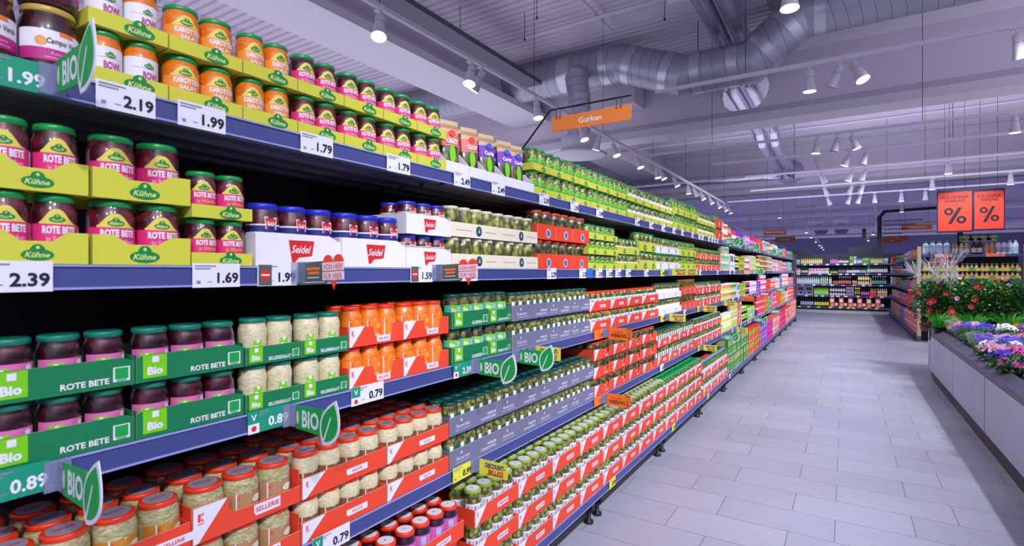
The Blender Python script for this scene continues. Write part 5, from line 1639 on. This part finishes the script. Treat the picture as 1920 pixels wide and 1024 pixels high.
def leaf(mb, p, d, up_, L, W, mat):
    d = d.normalized()
    s = d.cross(up_)
    s = s.normalized() if s.length > 1e-3 else Vector((1, 0, 0))
    n = s.cross(d).normalized()
    q = [p, p + d * L * .45 + s * W / 2 + n * .12 * L, p + d * L * .45 - n * .02 * L, p + d * L * .45 - s * W / 2 + n * .12 * L, p + d * L - n * .16 * L]
    mb.add(q, [(0, 1, 2), (0, 2, 3), (1, 4, 2), (2, 4, 3)], mat)
def rv():
    while True:
        v = Vector((random.uniform(-1, 1), random.uniform(-1, 1), random.uniform(-1, 1)))
        if .05 < v.length < 1:
            return v
def foliage(n, rx, rz, zc, L, W, mats, droop=.1):
    mb = MB()
    for _ in range(n):
        v = rv()
        p = Vector((v.x * rx, v.y * rx, zc + v.z * rz))
        d = Vector((v.x, v.y, v.z * .4 + .25)) + rv() * .7
        leaf(mb, p, d, Vector((0, 0, 1)) + rv() * .4, L * random.uniform(.6, 1.15), W * random.uniform(.7, 1.15), random.choice(mats))
    return mb
def blades(n, r, h, mat, spread=.6):
    mb = MB()
    for _ in range(n):
        a = random.uniform(0, 2 * math.pi)
        b = random.uniform(.0, r)
        p = Vector((b * math.cos(a) * .4, b * math.sin(a) * .4, 0))
        d = Vector((math.cos(a) * spread * random.random(), math.sin(a) * spread * random.random(), 1)).normalized()
        H = h * random.uniform(.6, 1.1)
        w = .0035
        s = d.cross(Vector((math.cos(a + 1), math.sin(a + 1), .1))).normalized() * w
        m = p + d * H * .55
        e = p + d * H * .9 + Vector((d.x, d.y, -.3)) * H * .45
        mb.add([p - s, p + s, m - s * .8, m + s * .8, e], [(0, 1, 3, 2), (2, 3, 4)], mat)
    return mb
def bloom(r, petals, mat, eye, cup=.25, eye_r=.22, wide=1.0):
    mb = MB()
    for k in range(petals):
        a = 2 * math.pi * k / petals
        w = math.pi / petals * 1.15 * wide
        c, e = [], []
        for q in (-1, -.5, 0, .5, 1):
            t_ = a + q * w * (1 if abs(q) < 1 else .75)
            rr = r * (1 - .14 * q * q)
            e.append((rr * math.cos(t_), rr * math.sin(t_), cup * r + .04 * r * (k % 2)))
        c = [(.12 * r * math.cos(a), .12 * r * math.sin(a), 0)]
        mb.add(c + e, [(0, 1, 2), (0, 2, 3), (0, 3, 4), (0, 4, 5)], mat)
    mb.lathe([(eye_r * r, cup * r * .35), (eye_r * r * .5, cup * r * .7)], eye, 8)
    return mb.mesh('blossom')
BL = {'red': bloom(.042, 5, 'petal_red', 'flower_eye', .35, .16), 'violet': bloom(.026, 5, 'petal_violet', 'flower_eye_dark', .15, .25, 1.2), 'plum': bloom(.028, 5, 'petal_plum', 'flower_eye_dark', .15, .25, 1.2),
      'blue': bloom(.026, 5, 'petal_blue', 'flower_eye_dark', .15, .25, 1.2), 'pink': bloom(.034, 14, 'petal_pink', 'flower_eye', .12, .24), 'pale': bloom(.036, 12, 'petal_pale', 'petal_pink', .4, .3),
      'white': bloom(.014, 5, 'petal_white', 'flower_eye', .1, .25), 'orange': bloom(.03, 9, 'petal_orange', 'flower_eye', .3, .25), 'lilac': bloom(.027, 5, 'petal_white', 'petal_violet', .15, .3, 1.2)}
def pot_mesh(r, h, mat):
    return MB().lathe([(r * .74, 0), (r * .98, h * .9), (r * 1.05, h * .9), (r * 1.05, h), (r * .93, h), (r * .9, h * .9)], mat, 20, cap1=False).lathe([(.0, h * .9), (r * .9, h * .9)], 'soil', 20, cap0=False, cap1=False).mesh('pot')
POT = {'d': pot_mesh(.06, .10, 'pot_dark'), 'b': pot_mesh(.075, .11, 'pot_brown')}
FO = {
 'mandevilla': [foliage(330, .17, .29, .42, .085, .042, ('leaf_dark', 'leaf_dark', 'leaf_mid')).mesh('foliage') for _ in range(3)],
 'light': [foliage(300, .17, .29, .42, .08, .04, ('leaf_mid', 'leaf_light', 'leaf_dark')).mesh('foliage') for _ in range(2)],
 'low': [foliage(150, .085, .05, .12, .05, .022, ('leaf_mid', 'leaf_dark', 'leaf_mid')).mesh('foliage') for _ in range(3)],
 'fine': [foliage(210, .085, .055, .13, .05, .009, ('leaf_mid', 'grey_leaf')).mesh('foliage') for _ in range(2)],
}
GR = [blades(150, .1, .26, 'grass_blade', .75).mesh('grass_blades') for _ in range(2)]
def sleeve_mesh(r0, r1, h):
    mb = MB()
    n = 28
    vs = []
    for k, (r, z) in enumerate(((r0, 0), ((r0 + r1) / 2, h * .5), (r1, h))):
        for i in range(n):
            a = 2 * math.pi * i / n
            q = r * (1 + .05 * math.sin(5 * a + k) * k)
            vs.append((q * math.cos(a), q * math.sin(a), z + (.018 * math.sin(3 * a) if k == 2 else 0)))
    mb.add(vs, [(k * n + i, k * n + (i + 1) % n, (k + 1) * n + (i + 1) % n, (k + 1) * n + i) for k in range(2) for i in range(n)], 'cellophane', True)
    rim = [(x * 1.003, y * 1.003, z) for x, y, z in vs[2 * n:]]
    rim2 = [(x * 1.003, y * 1.003, z - .006) for x, y, z in vs[2 * n:]]
    mb.add(rim2 + rim, [(i, (i + 1) % n, n + (i + 1) % n, n + i) for i in range(n)], 'cellophane_fold')
    return mb.mesh('plastic_sleeve')
SL = sleeve_mesh(.07, .14, .22)
def plant(name, x, y, pot, fol, blooms, label, cat, group, zoff=0, sleeve=False, sc=1.0, extra=None, face=True):
    t = empty(name, (x, y, ZP + zoff), label, cat, group, random.uniform(-3, 3))
    inst('pot', POT[pot], t)
    f = inst('foliage' if fol in FO else 'grass_blades', random.choice(FO[fol]) if fol in FO else random.choice(GR), t, (0, 0, 0 if fol in FO else .09))
    f.scale = (sc, sc, sc)
    for col, pts in blooms:
        for p in pts:
            b = inst('blossom', BL[col], t, p)
            n = Vector((p[0], p[1], .10 if abs(p[2]) < .3 else .03)) + Vector((random.uniform(-.05, .05), random.uniform(-.05, .05), 0))
            if face:                      # most open towards the aisle light
                w = Matrix.Rotation(-t.rotation_euler.z, 3, 'Z') @ Vector((-.08, -.12, .03))
                n = n + w
            b.rotation_mode = 'QUATERNION'
            b.rotation_quaternion = n.normalized().to_track_quat('Z', 'Y')
            s = random.uniform(.85, 1.15)
            b.scale = (s, s, s)
    if sleeve:
        inst('plastic_sleeve', SL, t, (0, 0, .02))
    return t
def dome(n, r, z0, z1):
    out = []
    for _ in range(n):
        a, q = random.uniform(0, 2 * math.pi), math.sqrt(random.random())
        out.append((r * q * math.cos(a), r * q * math.sin(a), z0 + (z1 - z0) * (1 - q * q) + random.uniform(-.008, .008)))
    return out
def shell(n, r, zc, rz):
    out = []
    for _ in range(n):
        v = rv().normalized()
        out.append((v.x * r, v.y * r, zc + v.z * rz))
    return out
def plx(px, y):
    return EYE.x - y * math.tan(ang(px))
# flowering climbers along the back
for j, (px, y, fol, nb, col) in enumerate(((1736, 9.45, 'mandevilla', 18, 'red'), (1760, 9.55, 'mandevilla', 5, 'red'), (1787, 9.35, 'mandevilla', 4, 'red'), (1812, 9.2, 'light', 2, 'pale'), (1838, 9.1, 'mandevilla', 7, 'red'),
                                           (1863, 9.0, 'light', 3, 'red'), (1886, 8.9, 'mandevilla', 4, 'white'), (1910, 8.8, 'light', 4, 'pale'), (1930, 8.7, 'mandevilla', 5, 'red'))):
    bl = [(col, shell(nb, .19, .42, .28))]
    t = plant('flowering_climber', plx(px, y), y, 'b', fol, bl, f'leafy climber with {dict(red="red", pale="pale pink", white="white").get(col)} trumpet flowers, {ordw(j + 1)} climber from planter corner', 'plant', 'climbers along the back of the planter')
    if j in (1, 2, 4):
        MB().lathe([(.006, .1), (.006, .78)], 'stake', 8, (.03, 0, 0)).obj('stake', t)
for j, (px, y, fol) in enumerate(((1750, 9.85, 'light'), (1800, 9.75, 'light'), (1850, 9.6, 'light'), (1900, 9.5, 'light'))):
    plant('leafy_climber', plx(px, y), y, 'b', fol, [('pale', shell(2, .2, .5, .25))], f'light green leafy climber behind the red-flowered ones, {ordw(j + 1)} from the planter corner', 'plant', 'pale climbers at the back of the planter', zoff=.04)
plant('red_hanging_plant', 2.33, 9.0, 'd', 'low', [('red', shell(16, .13, .22, .17))], 'small dark plant with many red blooms spilling over the planter corner', 'plant', None)
for j, (px, y, sc) in enumerate(((1760, 8.5, 1.0), (1786, 8.6, .75), (1824, 8.45, 1.1), (1893, 8.3, 1.2))):
    plant('ornamental_grass', plx(px, y), y, 'd', 'grass', [], f'bright green tuft of fine grass in front of the climbers, {ordw(j + 1)} from the planter corner', 'plant', 'grass tufts in the planter', zoff=.05, sc=sc)
def bed(y, fol, cols, name, what, n, z0, z1, sleeve=(), zoff=0, r=.085, pot='d', sc=1.0, start=.2, step=.175):
    x, j = PX0 + start, 0
    while x < EYE.x + y * .214 + .12:
        c = cols[j % len(cols)]
        word = {'violet': 'violet', 'plum': 'plum', 'blue': 'blue', 'pink': 'bright pink', 'pale': 'pale pink', 'white': 'white', 'orange': 'orange', 'lilac': 'white-lilac', None: 'no'}[c]
        k = nth(name, word)
        plant(name, x, y + random.uniform(-.03, .03), pot, fol, [(c, dome(n, r, z0, z1))] if c else [], f'{k} pot of {word} {what} counted from the planter rim' + (', sleeved' if j in sleeve and 'sleeved' not in name else ''), 'plant', f'{what} in the planter', zoff, j in sleeve, sc)
        x += step
        j += 1
bed(8.25, 'low', ('orange', 'pale', 'white', 'orange', 'lilac', 'orange'), 'marigold_plant', 'marigold-like flowers', 12, .16, .22, sleeve=(0,))
bed(7.85, 'low', ('violet', 'blue', 'lilac', 'plum', 'plum', 'blue'), 'pansy_plant', 'pansies', 20, .17, .23, sleeve=(0,), zoff=.02)
bed(7.45, 'fine', (None, 'violet', None, 'pink', None), 'bushy_plant', 'green bushy foliage', 3, .18, .22, sc=1.25)
bed(7.05, 'fine', (None, 'pale', 'pink', None), 'tufted_plant', 'green tufted foliage', 4, .17, .21, sc=1.1, start=.17)
bed(6.7, 'low', ('violet', 'blue', 'violet', 'blue'), 'sleeved_pansy_plant', 'pansies in the sleeved row', 20, .17, .22, sleeve=(0, 1, 3), start=.18)
bed(6.35, 'fine', ('white',), 'alyssum_plant', 'tiny-flowered cushion', 60, .15, .21, sc=1.1, start=.15)
bed(6.0, 'low', ('pale', 'pink', 'pink'), 'daisy_plant', 'daisy flowers', 14, .15, .21, sc=1.1, start=.12)
bed(5.65, 'low', ('violet', 'pink', 'pink'), 'front_daisy_plant', 'daisy flowers in the front row', 14, .15, .20, sc=1.1, start=.11)
bed(5.32, 'low', ('pink', 'pale'), 'edge_daisy_plant', 'daisy flowers at the planter edge', 9, .13, .18, sc=1.15, start=.11)
# bouquets in cellophane standing behind the climbers
def bouquet(px, y, z, lean, j, s=1.0):
    t = empty('wrapped_bouquet', (plx(px, y), y, z), f'cellophane-wrapped bouquet with frilled top, {ordw(j + 1)} from the beige post, behind the climbers', 'bouquet', 'wrapped bouquets')
    t.rotation_euler = (lean[1], lean[0], j * .8)
    t.scale = (s, s, s)
    mb = MB()
    n = 36
    prof = [(.05, 0), (.13, .16), (.10, .30), (.03, .38), (.022, .40), (.05, .45), (.11, .54), (.15, .60)]
    vs = []
    for k, (r, zz) in enumerate(prof):
        for i in range(n):
            a = 2 * math.pi * i / n
            q = r * (1 + (.28 if k >= 5 else .1) * math.sin(6 * a + k * .4) + .08 * math.sin(11 * a + 2 * k))
            vs.append((q * math.cos(a), q * math.sin(a), zz + (.05 * math.sin(4 * a) + .03 * math.sin(9 * a) if k >= 6 else 0)))
    mb.add(vs, [(k * n + i, k * n + (i + 1) % n, (k + 1) * n + (i + 1) % n, (k + 1) * n + i) for k in range(len(prof) - 1) for i in range(n) if k < 5 or i % 9], 'cellophane')
    for i in range(0, n, 3):
        a = i
        for k in range(4, len(prof) - 1):
            p, q = Vector(vs[k * n + a]), Vector(vs[(k + 1) * n + a])
            w = Vector((-p.y, p.x, 0)).normalized() * .0035
            mb.add([p - w, p + w, q + w * 1.6, q - w * 1.6], [(0, 1, 2, 3)], 'cellophane_fold')
    mb.obj('cellophane_wrap', t)
    m2 = MB().lathe([(.03, .385), (.034, .392), (.03, .40)], 'raffia', 14, cap0=False, cap1=False)
    for q in range(6):
        a = q * 1.05
        e = Vector((.14 * math.cos(a), .14 * math.sin(a), .37 + .04 * math.sin(q * 2.2)))
        b = Vector((.03 * math.cos(a), .03 * math.sin(a), .392))
        m2.add([b + Vector((0, 0, .004)), b - Vector((0, 0, .004)), e - Vector((0, 0, .003)), e + Vector((0, 0, .003))], [(0, 1, 2, 3)], 'raffia')
    m2.obj('raffia_bow', t)
    f = foliage(60, .09, .08, .17, .06, .03, ('leaf_mid', 'petal_violet', 'leaf_light')).obj('flower_bunch', t)
    MB().lathe([(.035, -.42), (.05, 0)], 'leaf_dark', 12).obj('stem_bunch', t)
for j, (px, y, z, ln, s) in enumerate(((1735, 9.95, 1.03, (-.25, .05), .95), (1757, 9.9, 1.0, (-.1, 0), 1.05), (1777, 9.85, 1.06, (.1, .05), 1.1), (1806, 9.8, 1.02, (.55, .1), .9))):
    bouquet(px, y, z, ln, j, s)
